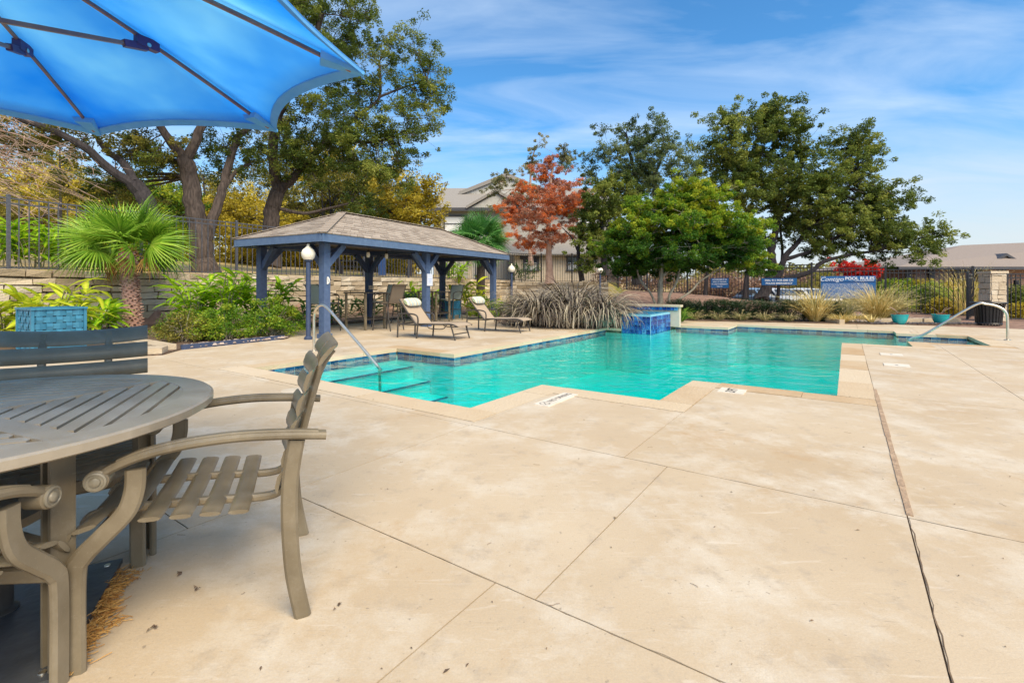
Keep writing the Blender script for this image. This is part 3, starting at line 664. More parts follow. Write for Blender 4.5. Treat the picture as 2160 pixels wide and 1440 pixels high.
def lounger(loc, rz, label):
    t = thing('sun_lounger', label, 'sun lounger', loc, rz, 'sun loungers between gazebo and pool'); w_ = .6
    prof = bez([(.24, 0, .86), (.30, 0, .78), (.68, 0, .335), (.80, 0, .33), (1.3, 0, .335), (1.62, 0, .345), (1.78, 0, .30)], 6)
    a = MB(); a.strip([p+Vector((0, .0, .0)) for p in prof], (0, 1, 0), w_-.05, .014); a.build('sling', M_SLING, t)
    for y in (-w_/2, w_/2):
        a = MB(); a.tube([p+Vector((0, y, -.005)) for p in prof], .017, 8); a.build('side_rail', M_METALD, t)
        a = MB(); a.tube(bez([(.72, y*1.02, 0), (.74, y*1.02, .2), (.76, y*1.03, .42), (.70, y*1.05, .52), (.45, y*1.06, .545), (.22, y*1.05, .52)], 5), .018, 8); a.tube([(.20, y*1.05, 0), (.21, y*1.05, .52)], .018, 8); a.build('arm', M_METALD, t)
        a = MB(); a.tube(bez([(1.60, y*.98, .33), (1.64, y*.98, .24), (1.68, y*.98, .12), (1.72, y*.98, 0)], 4), .016, 8); a.build('leg', M_METALD, t)
        a = MB(); a.tube([(.22, y*1.04, .30), (.72, y*1.02, .30)], .014, 8); a.tube(bez([(1.0, y, .32), (1.06, y, .24), (1.4, y, .235), (1.5, y, .32)], 4), .011, 6); a.build('lower_rail', M_METALD, t)
    for x, z in ((.22, .30), (.72, .29), (1.69, .13), (1.62, .32), (.26, .83)):
        a = MB(); a.tube([(x, -w_/2, z), (x, w_/2, z)], .013, 8); a.build('cross_bar', M_METALD, t)
    a = MB(); d = Vector((.38, 0, -.445)).normalized(); c0 = Vector((.30, 0, .80)); nn = Vector((.76, 0, .65))
    vs = []; fs = []; K = 14; R_ = 12
    for i in range(K+1):
        y = lerp(-.27, .27, i/K); e = 1-(abs(i/K-.5)*2)**6*.45
        for j in range(R_):
            q = 2*math.pi*j/R_; vs.append(c0+d*(.055+.115*math.cos(q)*e)+nn*(.055+.055*math.sin(q)*e)+Vector((0, y, 0)))
    for i in range(K):
        for j in range(R_): fs.append((i*R_+j, i*R_+(j+1) % R_, (i+1)*R_+(j+1) % R_, (i+1)*R_+j))
    fs += [tuple(range(R_))[::-1], tuple(range(K*R_, (K+1)*R_))]; a.add(vs, fs, True); a.build('head_pillow', M_STRIPE, t)
    return t
LR = math.atan2(-.44, .898)
lounger((-2.62, 11.22, 0), LR, 'tan sling lounger with striped head pillow nearest the gazebo lamp post')
lounger((-1.22, 12.84, 0), LR+.02, 'tan sling lounger with striped head pillow beside the purple flax')
# ================================================================== BAR SETS UNDER THE GAZEBO
def bar_table(x, y, label):
    t = thing('bar_table', label, 'table', gpt(x, y), GRZ, 'square bar tables under the gazebo'); h = .98; s = .40
    a = MB(); a.box((0, 0, h), (2*s, 2*s, .03)); a.build('table_top', M_METALD, t)
    for i in (-1, 1):
        for j in (-1, 1): a = MB(); a.box((i*(s-.05), j*(s-.05), h/2-.01), (.05, .05, h-.02)); a.build('leg', M_METAL, t)
    for i in (-1, 1): a = MB(); a.box((i*(s-.05), 0, .28), (.03, 2*s-.16, .03)); a.box((0, i*(s-.05), .281), (2*s-.16, .03, .03)); a.build('stretcher', M_METALD, t)
    return t
bar_table(2.15, .95, 'dark square bar table under the near half of the gazebo'); bar_table(5.15, .95, 'dark square bar table under the far half of the gazebo')
def bar_chair(x, y, face, label, sl):
    t = thing('bar_chair', label, 'bar chair', gpt(x, y), GRZ+face, 'high sling chairs under the gazebo'); wd = .5
    prof = bez([(.26, 0, .70), (.20, 0, .73), (-.18, 0, .70), (-.26, 0, .76), (-.34, 0, 1.0), (-.40, 0, 1.17), (-.46, 0, 1.20)], 5)
    a = MB(); a.strip(prof, (0, 1, 0), wd-.04, .012); a.build('sling', sl, t)
    for y in (-wd/2, wd/2):
        a = MB(); a.tube([p+Vector((0, y, 0)) for p in prof], .014, 8); a.build('side_rail', M_METALD, t)
        a = MB(); a.tube(bez([(-.30, y*1.02, .96), (-.1, y*1.05, .98), (.14, y*1.06, .95), (.22, y*1.04, .88), (.20, y*1.02, .72)], 4), .015, 8); a.build('arm', M_METALD, t)
        for xs_ in (((.20, .72), (.25, .35), (.28, 0)), ((-.22, .72), (-.26, .35), (-.33, 0))):
            a = MB(); a.tube([(q[0], y, q[1]) for q in xs_], .016, 8); a.build('leg', M_METALD, t)
    a = MB(); a.tube([(.25, -wd/2, .30), (.25, wd/2, .30)], .013, 8); a.tube([(-.26, -wd/2, .36), (-.26, wd/2, .36)], .013, 8); a.build('footrest', M_METALD, t)
PI = math.pi
bar_chair(2.95, 1.0, PI, 'sage sling bar chair right of the near bar table', M_SLINGG)
bar_chair(1.15, 1.35, 0, 'sage sling bar chair left of the near bar table, behind the nearest post', M_SLINGG)
bar_chair(2.15, .15, PI/2, 'bar chair seen from its back in front of the near bar table', M_SLINGB)
bar_chair(4.3, 1.45, 0, 'brown sling bar chair left of the far bar table', M_SLINGB)
bar_chair(6.0, .9, PI, 'sage sling bar chair right of the far bar table', M_SLINGG)
# ================================================================== HANDRAILS
def handrail(pts, label):
    t = thing('handrail', label, 'handrail'); P = bez(pts, 8)
    a = MB(); a.tube(P, .024, 14); a.build('rail', M_STEEL, t)
    p = Vector(pts[0]); a = MB(); a.lathe([(.06, .0), (.06, .014), (.03, .024)], 16, p); a.build('flange', M_STEEL, t)
    p = Vector(pts[-1]); a = MB(); a.lathe([(.055, -.02), (.055, .03), (.03, .05)], 16, p); a.build('flange', M_STEEL, t)
handrail([AB(5.0, -7.75, 0), AB(5.0, -7.75, .35), AB(5.0, -7.745, .62), AB(5.0, -7.68, .76), AB(5.0, -7.53, .825), AB(5.0, -7.36, .78), AB(5.0, -7.0, .545), AB(5.0, -6.05, -.1), AB(5.0, -6.0, -.2), AB(5.0, -5.99, -.74)], 'steel handrail over the shallow steps behind the slatted chair')
handrail([AB(14.45, 2.82, 0), AB(14.45, 2.82, .4), AB(14.45, 2.80, .58), AB(14.45, 2.70, .70), AB(14.45, 2.5, .765), AB(14.45, 2.28, .72), AB(14.45, 1.5, .08), AB(14.45, 1.22, -.06), AB(14.45, 1.17, -.2), AB(14.45, 1.17, -.5)], 'steel handrail over the far bay steps near the waste bin')
# ================================================================== SPA
spa = thing('raised_spa', 'raised spa faced with glossy blue tiles at the far pool corner', 'spa', (0, 0, 0), ABROT)
sp_tiles = []
for tn in (.05, .2, .3, .42, .55, .7, .85):
    m = MB(); m.box((0, 0, 0), (.098, .014, .107), tone=tn)
    for k in range(3): m.box((random.uniform(-.025, .025), -.004, random.uniform(-.03, .03)), (random.uniform(.02, .045), .010, random.uniform(.02, .05)), tone=min(1, max(0, tn+random.choice((-.25, .25, .4)))))
    sp_tiles.append(m.mesh('tile', M_SPAT))
m = MB(); m.box((13.3, 4.62, .14), (1.72, .80, .52)); m.build('core', M_GROUT, spa)
m = MB(); m.box((13.3, 4.62, -.63), (1.71, .79, 1.02)); m.build('base', M_PLASTER, spa)
def stile(a, y, z, rz): link('tile', random.choice(sp_tiles[:5] if random.random() < .75 else sp_tiles), spa, (a, y, z), rz)
for r in range(4):
    z = -.055+r*.117
    for i in range(7): stile(12.434, 4.277+i*.112, z, -H)
    for i in range(15): stile(12.52+i*.112, 4.214, z, 0)
m = MB(); m.box((13.3, 4.62, .412), (1.62, .70, .012)); m.build('spa_water', M_WATER if False else mat('spa_water_surface', (.01, .20, .34), (.03, .28, .42), rough=.12, scale=4, spec=.8), spa)
for i in range(22): stile(14.16-.0, 4.05+i*.112, .51, -H)
m = MB(); m.box((14.27, 5.2, .265), (.17, 2.46, .57)); m.build('back_wall', M_STUCCO, spa)
m = MB(); m.box((13.6, 6.48, .265), (1.9, .3, .57)); m.build('side_wall', M_STUCCO, spa)
for i in range(5): m = MB(); m.box((14.27, 4.18+.52*i, .583), (.28, .514, .065), tone=random.random(), jit=.003); m.build('cap_stone', M_COPING, spa)
for i in range(3): m = MB(); m.box((13.9-.56*i, 6.2, .583), (.55, .5, .07), tone=random.random(), jit=.003); m.build('cap_stone', M_COPING, spa)
m = MB(); m.box((12.62, 5.22, .42), (.42, .40, .06), tone=.6, jit=.003); m.build('cap_stone', M_COPING, spa)
# ================================================================== DECK MARKERS
def text(name, s, size, mt, parent, loc, rot=(0, 0, 0), shear=0.0, align='CENTER', bold=0.0, sx=1.0):
    c = bpy.data.curves.new(name, 'FONT'); c.body = s; c.size = size; c.align_x = align; c.align_y = 'CENTER'; c.shear = shear; c.offset = bold; c.extrude = .0015; c.resolution_u = 3
    o = bpy.data.objects.new(name, c); me = bpy.data.meshes.new_from_object(o); bpy.data.objects.remove(o); me.materials.clear(); me.materials.append(mt)
    r = link(name, me, parent, loc); r.rotation_euler = rot; r.scale = (sx, 1, 1); return r
M_MARK = mat('marker_tile', (.60, .54, .45), (.70, .64, .55), rough=.5, scale=8)
def marker(a, b, la, lb, label):
    t = thing('depth_marker', label, 'depth marker', AB(a, b, 0), ABROT); m = MB(); m.box((0, 0, .003), (la, lb, .010)); m.build('tile', M_MARK, t); return t
t = marker(5.72, -1.03, .26, .26, 'square 3 FT depth tile set in the deck by the pool notch')
text('lettering', '3 FT', .14, M_INK, t, (0, 0, .009), (0, 0, 0), bold=.002, sx=.78)
t = marker(4.28, -2.42, .62, .17, 'long no diving tile with a round symbol set in the deck')
text('lettering', 'NO DIVING', .085, mat('worn_grey_ink', (.22, .2, .18), None), t, (.07, 0, .009), bold=.0005)
m = MB()
for k in range(24):
    q, q2 = 2*PI*k/24, 2*PI*(k+1)/24; m.add([(-.235+.055*math.cos(q), .055*math.sin(q), .0088), (-.235+.055*math.cos(q2), .055*math.sin(q2), .0088), (-.235+.044*math.cos(q2), .044*math.sin(q2), .0088), (-.235+.044*math.cos(q), .044*math.sin(q), .0088)], [(0, 1, 2, 3)])
m.box((-.235, 0, .0085), (.09, .010, .001), .8); m.build('symbol', bpy.data.materials['worn_grey_ink'], t)
for a, b, lab in ((10.3, .62, 'white square skimmer lid in the deck beside the right pool edge'), (8.95, .6, 'worn white deck tile beside the right pool edge nearer the camera')):
    t = marker(a, b, .30, .30, lab); m = MB(); m.lathe([(.02, .0085), (.02, .0092)], 8); m.build('bolt', M_INK, t)
c = MB(); c.lathe([(.15, .0005), (.15, .003), (.142, .0045), (0, .0045)], 28); tag(c.build('drain_lid', mat('lid_plastic', (.50, .43, .33), (.55, .48, .38), rough=.7), None, AB(3.0, -5.0, 0)), 'round flush skimmer lid in the deck near the shallow end', 'lid')
# ================================================================== TEAL WOVEN BINS
def woven_bin(loc, rz, sz, label):
    lx, ly, h = sz; t = thing('woven_bin', label, 'planter', loc, rz); z0 = .16
    m = MB(); m.box((0, 0, (z0+h)/2), (lx-.03, ly-.03, h-z0-.02)); m.build('lining', M_TEALD, t)
    for i in (-1, 1):
        for j in (-1, 1):
            m = MB(); m.box((i*(lx/2-.03), j*(ly/2-.03), z0/2), (.04, .04, z0)); m.build('leg', M_TEAL, t)
    fr_ = MB()
    for j in (-1, 1): fr_.box((0, j*ly/2, h), (lx+.07, .05, .03)); fr_.box((j*lx/2, 0, h+.0005), (.05, ly-.05, .03)); fr_.box((0, j*ly/2, z0), (lx, .03, .03)); fr_.box((j*lx/2, 0, z0+.0005), (.03, ly-.03, .03))
    for i in (-1, 1):
        for j in (-1, 1): fr_.box((i*lx/2, j*ly/2, (z0+h)/2), (.035, .035, h-z0-.03))
    fr_.build('frame', M_TEAL, t)
    rows = 6
    for side in range(4):
        wdt = lx if side % 2 == 0 else ly; dep = ly/2 if side % 2 == 0 else lx/2; M4 = Matrix.Rotation(side*PI/2, 3, 'Z'); cols = max(5, int(wdt/.105))
        hh = (h-z0-.03)/rows
        for r in range(rows):
            z = z0+.015+hh*(r+.5); pts = []
            for i in range(cols*2+1):
                x = lerp(-wdt/2+.02, wdt/2-.02, i/(cols*2)); s = 0 if i % 2 == 0 else (1 if ((i//2)+r) % 2 else -1); pts.append(M4@Vector((x, -dep+.004-.012*s, 0)))
            m = MB(); m.strip([p+Vector((0, 0, z)) for p in pts], (0, 0, 1), hh*.84, .005); m.build('strap', M_TEAL, t)
        for c_ in range(cols):
            x = lerp(-wdt/2+.02, wdt/2-.02, (c_+.5)/cols); pts = []
            for r in range(rows*2+1):
                z = lerp(z0+.015, h-.015, r/(rows*2)); s = 0 if r % 2 == 0 else (1 if (c_+(r//2)) % 2 else -1); pts.append(M4@Vector((x, -dep+.004+.012*s, 0))+Vector((0, 0, z)))
            m = MB(); m.strip(pts, M4@Vector((1, 0, 0)), (wdt-.04)/cols*.62, .005); m.build('strap', M_TEAL, t)
    return t
woven_bin((-7.22, 7.55, .02), R(-29), (.58, .62, .79), 'big teal basketweave planter on legs by the left shrub bed')
woven_bin(gpt(6.7, 1.3), GRZ, (.42, .36, .62), 'small blue basketweave bin behind the far bar chair')
# ================================================================== POTS, WASTE BIN
def pot(loc, label):
    t = thing('glazed_pot', label, 'plant pot', loc, 0, 'turquoise pots on the far deck edge')
    m = MB(); m.lathe([(.10, 0), (.12, .01), (.17, .10), (.205, .20), (.215, .28), (.225, .285), (.225, .305), (.20, .305), (.195, .27)], 28); m.build('bowl', M_POT, t)
    m = MB(); m.lathe([(.197, .262), (.12, .285), (0, .30)], 20); m.build('soil', M_SOIL, t)
    rn = random.Random(hash(label) % 999); m = MB()
    for k in range(70):
        q = rn.uniform(0, 2*PI); r = rn.uniform(0, .17); x, y = r*math.cos(q), r*math.sin(q); m.tube([(x, y, .28), (x*1.25, y*1.25, .28+rn.uniform(.02, .07))], .006, 4)
    m.build('dry_stubble', mat('red_brown_stubble', (.22, .07, .04), (.35, .15, .08), rough=.9, scale=20), t)
    m = MB()
    for k in range(5):
        q = rn.uniform(0, 2*PI); m.tube(bez([(0, 0, .28), (.1*math.cos(q), .1*math.sin(q), .42), (.25*math.cos(q), .25*math.sin(q), .52)], 4), .004, 4)
    m.build('stem', M_TWIG, t)
pot((11.72, 14.55, .0), 'turquoise glazed pot beside the ornamental grasses'); pot((13.0, 14.6, .0), 'turquoise glazed pot nearer the waste bin')
wb = thing('waste_bin', 'black slatted metal waste bin in front of the stone pillar', 'waste bin', (14.28, 14.42, 0))
m = MB(); m.lathe([(.26, .03), (.27, .3), (.30, .6)], 24); m.build('liner', M_BLACK, wb)
for k in range(26):
    q = 2*PI*k/26; m = MB(); cs, sn = math.cos(q), math.sin(q)
    m.strip([(r*cs, r*sn, z) for r, z in ((.29, .0), (.30, .2), (.325, .45), (.36, .60), (.40, .66))], (-sn, cs, 0), .045, .008); m.build('slat', M_BLACK, wb)
m = MB(); m.lathe([(.41, .645), (.42, .66), (.41, .68), (.30, .685), (.29, .665)], 28); m.build('rim', M_BLACK, wb); m = MB(); m.lathe([(.30, .03), (.31, .05), (.30, .07)], 24); m.build('band', M_BLACK, wb)
# uplight on the wall bed
ul = thing('flood_light', 'dark navy garden flood light on a stake by the palm trunk', 'flood light', (-10.9, 13.0, .02))
m = MB(); m.box((0, 0, .62), (.2, .13, .26), .4); m.build('housing', M_NAVY, ul); m = MB(); m.tube([(0, 0, 0), (0, 0, .52)], .018, 8); m.build('stake', M_NAVY, ul); m = MB(); m.box((-.05, -.066, .62), (.15, .012, .2), .4); m.build('lens', M_GLASS, ul)
# ================================================================== PATIO TABLE, CHAIRS, UMBRELLA
random.seed(5)
TC = Vector((-1.88, 1.62, 0)); TR = .744; TZ = .72; SA = R(22.6)
tb = thing('patio_table', 'round bronze metal table with slatted top under the blue umbrella', 'table', TC, SA)
m = MB(); m.lathe([(TR-.105, TZ-.036), (TR-.01, TZ-.036), (TR, TZ-.03), (TR, TZ-.006), (TR-.008, TZ), (TR-.105, TZ)], 72, smooth=False)
n_ = 72; o = len(m.v)-n_*6
for j in range(n_): m.f.append((o+j, o+5*n_+j, o+5*n_+(j+1) % n_, o+(j+1) % n_)); m.sm.append(False)
# drop the solid end caps so that the rim is an open ring
k = [i for i, f in enumerate(m.f) if len(f) == n_]
for i in sorted(k, reverse=True): del m.f[i]; del m.sm[i]
M_TABLE = mat('table_metal', (.25, .205, .15), (.37, .32, .25), rough=.36, scale=4, bump=.05, bscale=180)  # lighter than the bronze legs: sky reflection on the top put into the colour
worn(M_TABLE, (.40, .36, .30), .5); m.build('rim', M_TABLE, tb)
m = MB(); m.lathe([(.04, TZ-.03), (.095, TZ-.03), (.095, TZ), (.04, TZ)], 32, smooth=False); m.build('hub', M_TABLE, tb)
for q in range(4):
    ang = q*PI/2; c_, s_ = math.cos(ang), math.sin(ang)
    b = ang+PI/4; d = Vector((math.cos(b), math.sin(b), 0)); m = MB(); m.bar(d*.09+Vector((0, 0, TZ-.0135)), d*(TR-.07)+Vector((0, 0, TZ-.0135)), .075, .026); m.build('spoke', M_TABLE, tb)
    rho = .105; kx = 0
    while rho < TR-.12:
        h1 = rho-.052; h2 = math.sqrt(max(1e-6, (TR-.088)**2-(rho-.026)**2)); hl = min(h1, h2)
        if hl > .03:
            m = MB(); m.box((0, 0, 0), (.0495, 2*hl, .02)); p = Vector((c_*rho, s_*rho, TZ-.0125)); m.build('slat', M_TABLE, tb, p, ang)
        rho += .0645
for b in (-38.6+22.6-22.6, 0, 0, 0): pass
for ang in (R(-42), R(39), R(138), R(219)):
    d = Vector((math.cos(ang), math.sin(ang), 0)); p = d*.555; M_ = Matrix.Rotation(ang, 3, 'Z'); m = MB()
    m.box(p+Vector((0, 0, .343)), (.052, .014, .685), M=M_); m.box(p+d*.022+Vector((0, 0, .343)), (.014, .062, .686), M=M_); m.box(p-d*.026+Vector((0, 0, .342)), (.010, .05, .684), M=M_)
    m.build('leg', M_METAL, tb)
for a0, a1 in ((-42, 39), (39, 138), (138, 219), (219, 318)):
    p, q = [Vector((math.cos(R(a)), math.sin(R(a)), 0))*.545 for a in (a0, a1)]; m = MB(); m.bar(p+Vector((0, 0, .655)), q+Vector((0, 0, .655)), .03, .045); m.build('apron', M_METAL, tb)
m = MB(); m.lathe([(.22, .345), (.25, .345), (.25, .375), (.22, .375)], 32, smooth=False); m.build('lower_ring', M_METAL, tb)
for ang in (-42, 39, 138, 219):
    d = Vector((math.cos(R(ang)), math.sin(R(ang)), 0)); m = MB(); m.bar(d*.24+Vector((0, 0, .36)), d*.53+Vector((0, 0, .36)), .03, .04); m.build('crossbar', M_METAL, tb)
# chairs -------------------------------------------------------------
def slat_mesh(L, wd, th, bow, axis_tilt, cup=.006):
    m = MB(); K = 10; vs = []; fs = []; pr = []
    for j in range(10):
        q = 2*PI*j/10; u = math.cos(q); v = math.sin(q); pr.append((math.copysign(abs(u)**.75, u)*wd/2, v*th/2))
    ct, st_ = math.cos(axis_tilt), math.sin(axis_tilt)
    for i in range(K+1):
        x = lerp(-L/2, L/2, i/K); bw = -bow*(1-(2*x/L)**2)
        for (u, v) in pr:
            v2 = v+bw+cup*((2*u/wd)**2-.5); vs.append((x, u*ct-v2*st_, u*st_+v2*ct))
    for i in range(K):
        for j in range(10): fs.append((i*10+j, i*10+(j+1) % 10, (i+1)*10+(j+1) % 10, (i+1)*10+j))
    fs += [tuple(range(10))[::-1], tuple(range(K*10, K*10+10))]; m.add(vs, fs, True); return m
def patio_chair(loc, F, label):
    rz = math.atan2(F[1], F[0])-PI/2; hw = .30
    t = thing('patio_chair', label, 'chair', (*loc, 0), rz, 'slatted bronze chairs round the patio table')
    for s in (-1, 1):
        x = s*hw
        m = MB(); m.strip(bez([(x, .475, .585), (x, .478, .52), (x, .50, .455), (x, .56, .39), (x, .605, .34), (x, .622, .28), (x, .622, .0)], 5), (1, 0, 0), .024, .054, .008, True); m.build('front_leg', M_METAL, t)
        m = MB(); m.strip(bez([(x, .02, .618), (x, .04, .48), (x, .042, .33), (x, .03, .16), (x, .0, .0)], 6), (1, 0, 0), .022, .054, .008, True); m.build('rear_leg', M_METAL, t)
        m = MB(); m.strip(bez([(x, -.075, .625), (x, .05, .640), (x, .2, .650), (x, .34, .645), (x, .45, .628), (x, .53, .600), (x, .565, .575)], 5), (1, 0, 0), .056, .025, .008, True)
        m.strip(bez([(x, -.05, .6405), (x, .05, .6535), (x, .2, .6635), (x, .34, .6585), (x, .45, .6415), (x, .52, .6175)], 5), (1, 0, 0), .030, .010, .004, True); arm = m.build('arm', M_METAL, t)
        m = MB(); My = Matrix(((0, 0, 1), (0, 1, 0), (-1, 0, 0))); m.lathe([(.0, -.034), (.026, -.030), (.032, -.025), (.032, .025), (.026, .030), (0, .034)], 24, (x, .565, .570), M=My); m.build('scroll', M_METAL, arm)
        for e in (-1, 1):
            m = MB(); m.lathe([(.028, 0), (.028, .004), (.023, .006), (.021, .003), (.015, .003), (.013, .008), (.009, .010), (0, .011)], 24, (x+e*.0295, .565, .570), M=(My if e > 0 else Matrix(((0, 0, -1), (0, 1, 0), (1, 0, 0))))); m.build('scroll_cap', M_SCROLL, arm)
    path = bez([(0, .655, .372), (0, .63, .398), (0, .5, .402), (0, .3, .388), (0, .14, .372), (0, .075, .385), (0, .045, .44), (0, .01, .56), (0, -.03, .72), (0, -.062, .83), (0, -.092, .885), (0, -.108, .905)], 5)
    for s in (-1, 1): m = MB(); m.strip([p+Vector((s*.125, 0, 0)) for p in path], (1, 0, 0), .032, .026, .007, True); m.build('back_rail', M_METAL, t)
    for i, (y, z, tl) in enumerate(((.655, .386, -52), (.606, .417, -14), (.525, .421, -2), (.444, .417, 4), (.362, .410, 5), (.280, .403, 6), (.198, .395, 5))):
        slat_mesh(.575, .062, .015, .012, R(tl), 0.0).build('seat_slat', M_METAL, t, (0, y, z))
    for i, (y, z, wd, tl) in enumerate(((.062, .470, .078, 76), (.043, .556, .078, 74), (.020, .642, .078, 74), (-.004, .728, .078, 75), (-.030, .814, .080, 72), (-.092, .900, .094, 50))):
        slat_mesh(.575, wd, .014, -.026, R(180-tl), .008).build('back_slat', M_METAL, t, (0, y+.014, z+.004))
    for (y, z) in ((.608, .335), (.045, .405)):
        m = MB(); m.strip([(-hw+.012, y, z), (hw-.012, y, z)], (0, 1, 0), .03, .045, .006); m.build('stretcher', M_METAL, t)
    m = MB(); m.strip([(-hw+.012, .035, .56), (-.1, .0, .575), (.1, .0, .575), (hw-.012, .035, .56)], (0, 1, 0), .028, .03, .006, True); m.build('stretcher', M_METAL, t)
    return t
patio_chair((-.85, 1.955), (-.917, -.4), 'slatted bronze chair standing right of the table with its back to the pool')
patio_chair((-2.17, 2.39), (.61, -.79), 'slatted bronze chair pushed in at the far side of the table, before the teal planter')
patio_chair((-1.565, .745), (-.06, 1.0), 'slatted bronze chair nearest the camera, cut off by the left picture edge')
# umbrella -----------------------------------------------------------
def canopy_mat():
    m = bpy.data.materials.new('blue_canopy'); m.use_nodes = True; t = m.node_tree; n = t.nodes; l = t.links; b = n['Principled BSDF']; out = n['Material Output']
    g = n.new('ShaderNodeNewGeometry'); q = n.new('ShaderNodeTexNoise'); q.inputs['Scale'].default_value = 1.6; q.inputs['Detail'].default_value = 4; l.new(g.outputs['Position'], q.inputs['Vector'])
    r = n.new('ShaderNodeValToRGB'); r.color_ramp.elements[0].position = .3; r.color_ramp.elements[1].position = .72; r.color_ramp.elements[0].color = (.04, .44, .88, 1); r.color_ramp.elements[1].color = (.42, .76, .95, 1); l.new(q.outputs[0], r.inputs[0])  # paler patches put the glow of light through the cloth into the colour
    tr = n.new('ShaderNodeBsdfTranslucent'); mx = n.new('ShaderNodeMixShader'); mx.inputs[0].default_value = .78
    b.inputs['Roughness'].default_value = .75; b.inputs['Sheen Weight'].default_value = .2
    w_ = n.new('ShaderNodeTexNoise'); w_.inputs['Scale'].default_value = 260; l.new(g.outputs['Position'], w_.inputs['Vector']); bp = n.new('ShaderNodeBump'); bp.inputs['Strength'].default_value = .12; bp.inputs['Distance'].default_value = .004; l.new(w_.outputs[0], bp.inputs['Height']); l.new(bp.outputs[0], b.inputs['Normal'])
    l.new(r.outputs[0], b.inputs['Base Color']); l.new(r.outputs[0], tr.inputs[0]); l.new(b.outputs[0], mx.inputs[1]); l.new(tr.outputs[0], mx.inputs[2]); l.new(mx.outputs[0], out.inputs['Surface']); return m
M_CANOPY = canopy_mat()
M_HEM = mat('blue_hem', (.10, .42, .86), (.16, .5, .9), rough=.75, scale=12, trans=.25)
M_RIB = mat('copper_rib', (.15, .085, .09), (.24, .15, .12), rough=.35, scale=12, metal=.35)
M_PURP = mat('purple_bracket', (.035, .02, .09), (.06, .035, .13), rough=.45, scale=12)
UC = Vector((-1.98, 1.41, 0)); UR = 1.49; ZR, ZA = 2.05, 2.47
um = thing('patio_umbrella', 'blue market umbrella with eight ribs over the round table', 'umbrella', UC)
UA = [R(a) for a in (24.2, 65.0, 107.6, 152, 198, 243, 288, 335)]
def rim(a): return Vector((UR*math.cos(a), UR*math.sin(a), ZR))
APX = Vector((0, 0, ZA))
cm = MB(); hem = MB()
for i in range(8):
    A_, B_ = rim(UA[i]), rim(UA[(i+1) % 8]); NI, NJ = 10, 10; vs = []; fs = []
    def cp(u, v):                     # u across the panel, v from apex to rim
        sc = .075*4*u*(1-u); e = lerp(A_, B_, u); e = e*(1-sc*1.0)*Vector((1, 1, 1)).length/math.sqrt(3) if False else Vector((e.x*(1-sc), e.y*(1-sc), ZR+.012*4*u*(1-u)))
        p = lerp(APX, e, v); p.z -= .05*4*u*(1-u)*v*(1-v)*2.2; p.z += .03*math.sin(v*PI); return p
    for j in range(NJ+1):
        for k in range(NI+1): vs.append(cp(k/NI, max(.03, j/NJ)))
    for j in range(NJ):
        for k in range(NI): fs.append((j*(NI+1)+k, (j+1)*(NI+1)+k, (j+1)*(NI+1)+k+1, j*(NI+1)+k+1))
    cm.add(vs, fs, True)
    hv = []; hf = []
    for k in range(NI+1): p, q = cp(k/NI, 1.0), cp(k/NI, .972); hv += [p+Vector((0, 0, .005)), p-Vector((0, 0, .014)), q-Vector((0, 0, .006)), q+Vector((0, 0, .002))]
    for k in range(NI):
        for j in range(4): hf.append((4*k+j, 4*k+(j+1) % 4, 4*k+4+(j+1) % 4, 4*k+4+j))
    hem.add(hv, hf, False)
cm_o = cm.build('canopy', M_CANOPY, um); so_ = cm_o.modifiers.new('thickness', 'SOLIDIFY'); so_.thickness = .003; so_.offset = 1
hem.build('hem', M_HEM, um)
for i, a in enumerate(UA):
    e = rim(a); d = Vector((math.cos(a), math.sin(a), 0)); sd = Vector((-d.y, d.x, 0)); dn = Vector((0, 0, -.022))
    def rp_(t): p = lerp(APX, e, t); p.z += .03*math.sin(t*PI); return p+dn
    m = MB(); m.strip([rp_(t) for t in np.linspace(.03, .965, 12)], sd, .013, .017, .003, True); rib = m.build('rib', M_RIB, um)
    br = rp_(.55); m = MB(); m.box(br+Vector((0, 0, -.012)), (.09, .032, .045), a); m.bar(br+Vector((0, 0, -.03)), br-d*.09+Vector((0, 0, -.05)), .026, .03); m.build('bracket', M_PURP, rib)
    m = MB(); m.lathe([(.009, -.02), (.009, .02)], 10, br+Vector((0, 0, -.022)), M=Matrix((sd, d, Vector((0, 0, 1)))).transposed()@Matrix(((0, 0, 1), (0, 1, 0), (-1, 0, 0)))); m.build('pin', M_STEEL, rib)
    m = MB(); m.bar(br-d*.05+Vector((0, 0, -.04)), d*.055+Vector((0, 0, 2.03)), .014, .016); m.build('strut', M_RIB, um)
    m = MB(); T = [e+Vector((0, 0, -.004)), lerp(e, APX, .115)+sd*.05+Vector((0, 0, -.012)), lerp(e, APX, .115)-sd*.05+Vector((0, 0, -.012))]
    up = Vector((0, 0, -.026)); m.add([T[0]+sd*.012, T[1], T[2], T[0]-sd*.012, T[0]+up*.5+sd*.01, T[1]-sd*.012+up, T[2]+sd*.012+up, T[0]+up*.5-sd*.01], [(0, 1, 2, 3), (7, 6, 5, 4), (0, 4, 5, 1), (1, 5, 6, 2), (2, 6, 7, 3), (3, 7, 4, 0)]); m.build('rib_pocket', M_HEM, um)
m = MB(); m.tube([(0.06, .12, .02), (.0, .0, ZA+.02)], .022, 14); m.build('pole', M_RIB, um)
m = MB(); m.lathe([(.03, 1.99), (.06, 2.0), (.06, 2.05), (.03, 2.06)], 16); m.build('runner', M_PURP, um); m = MB(); m.lathe([(.05, ZA-.04), (.06, ZA-.02), (.05, ZA+.03), (.02, ZA+.06), (0, ZA+.1)], 16); m.build('crown_cap', M_PURP, um)
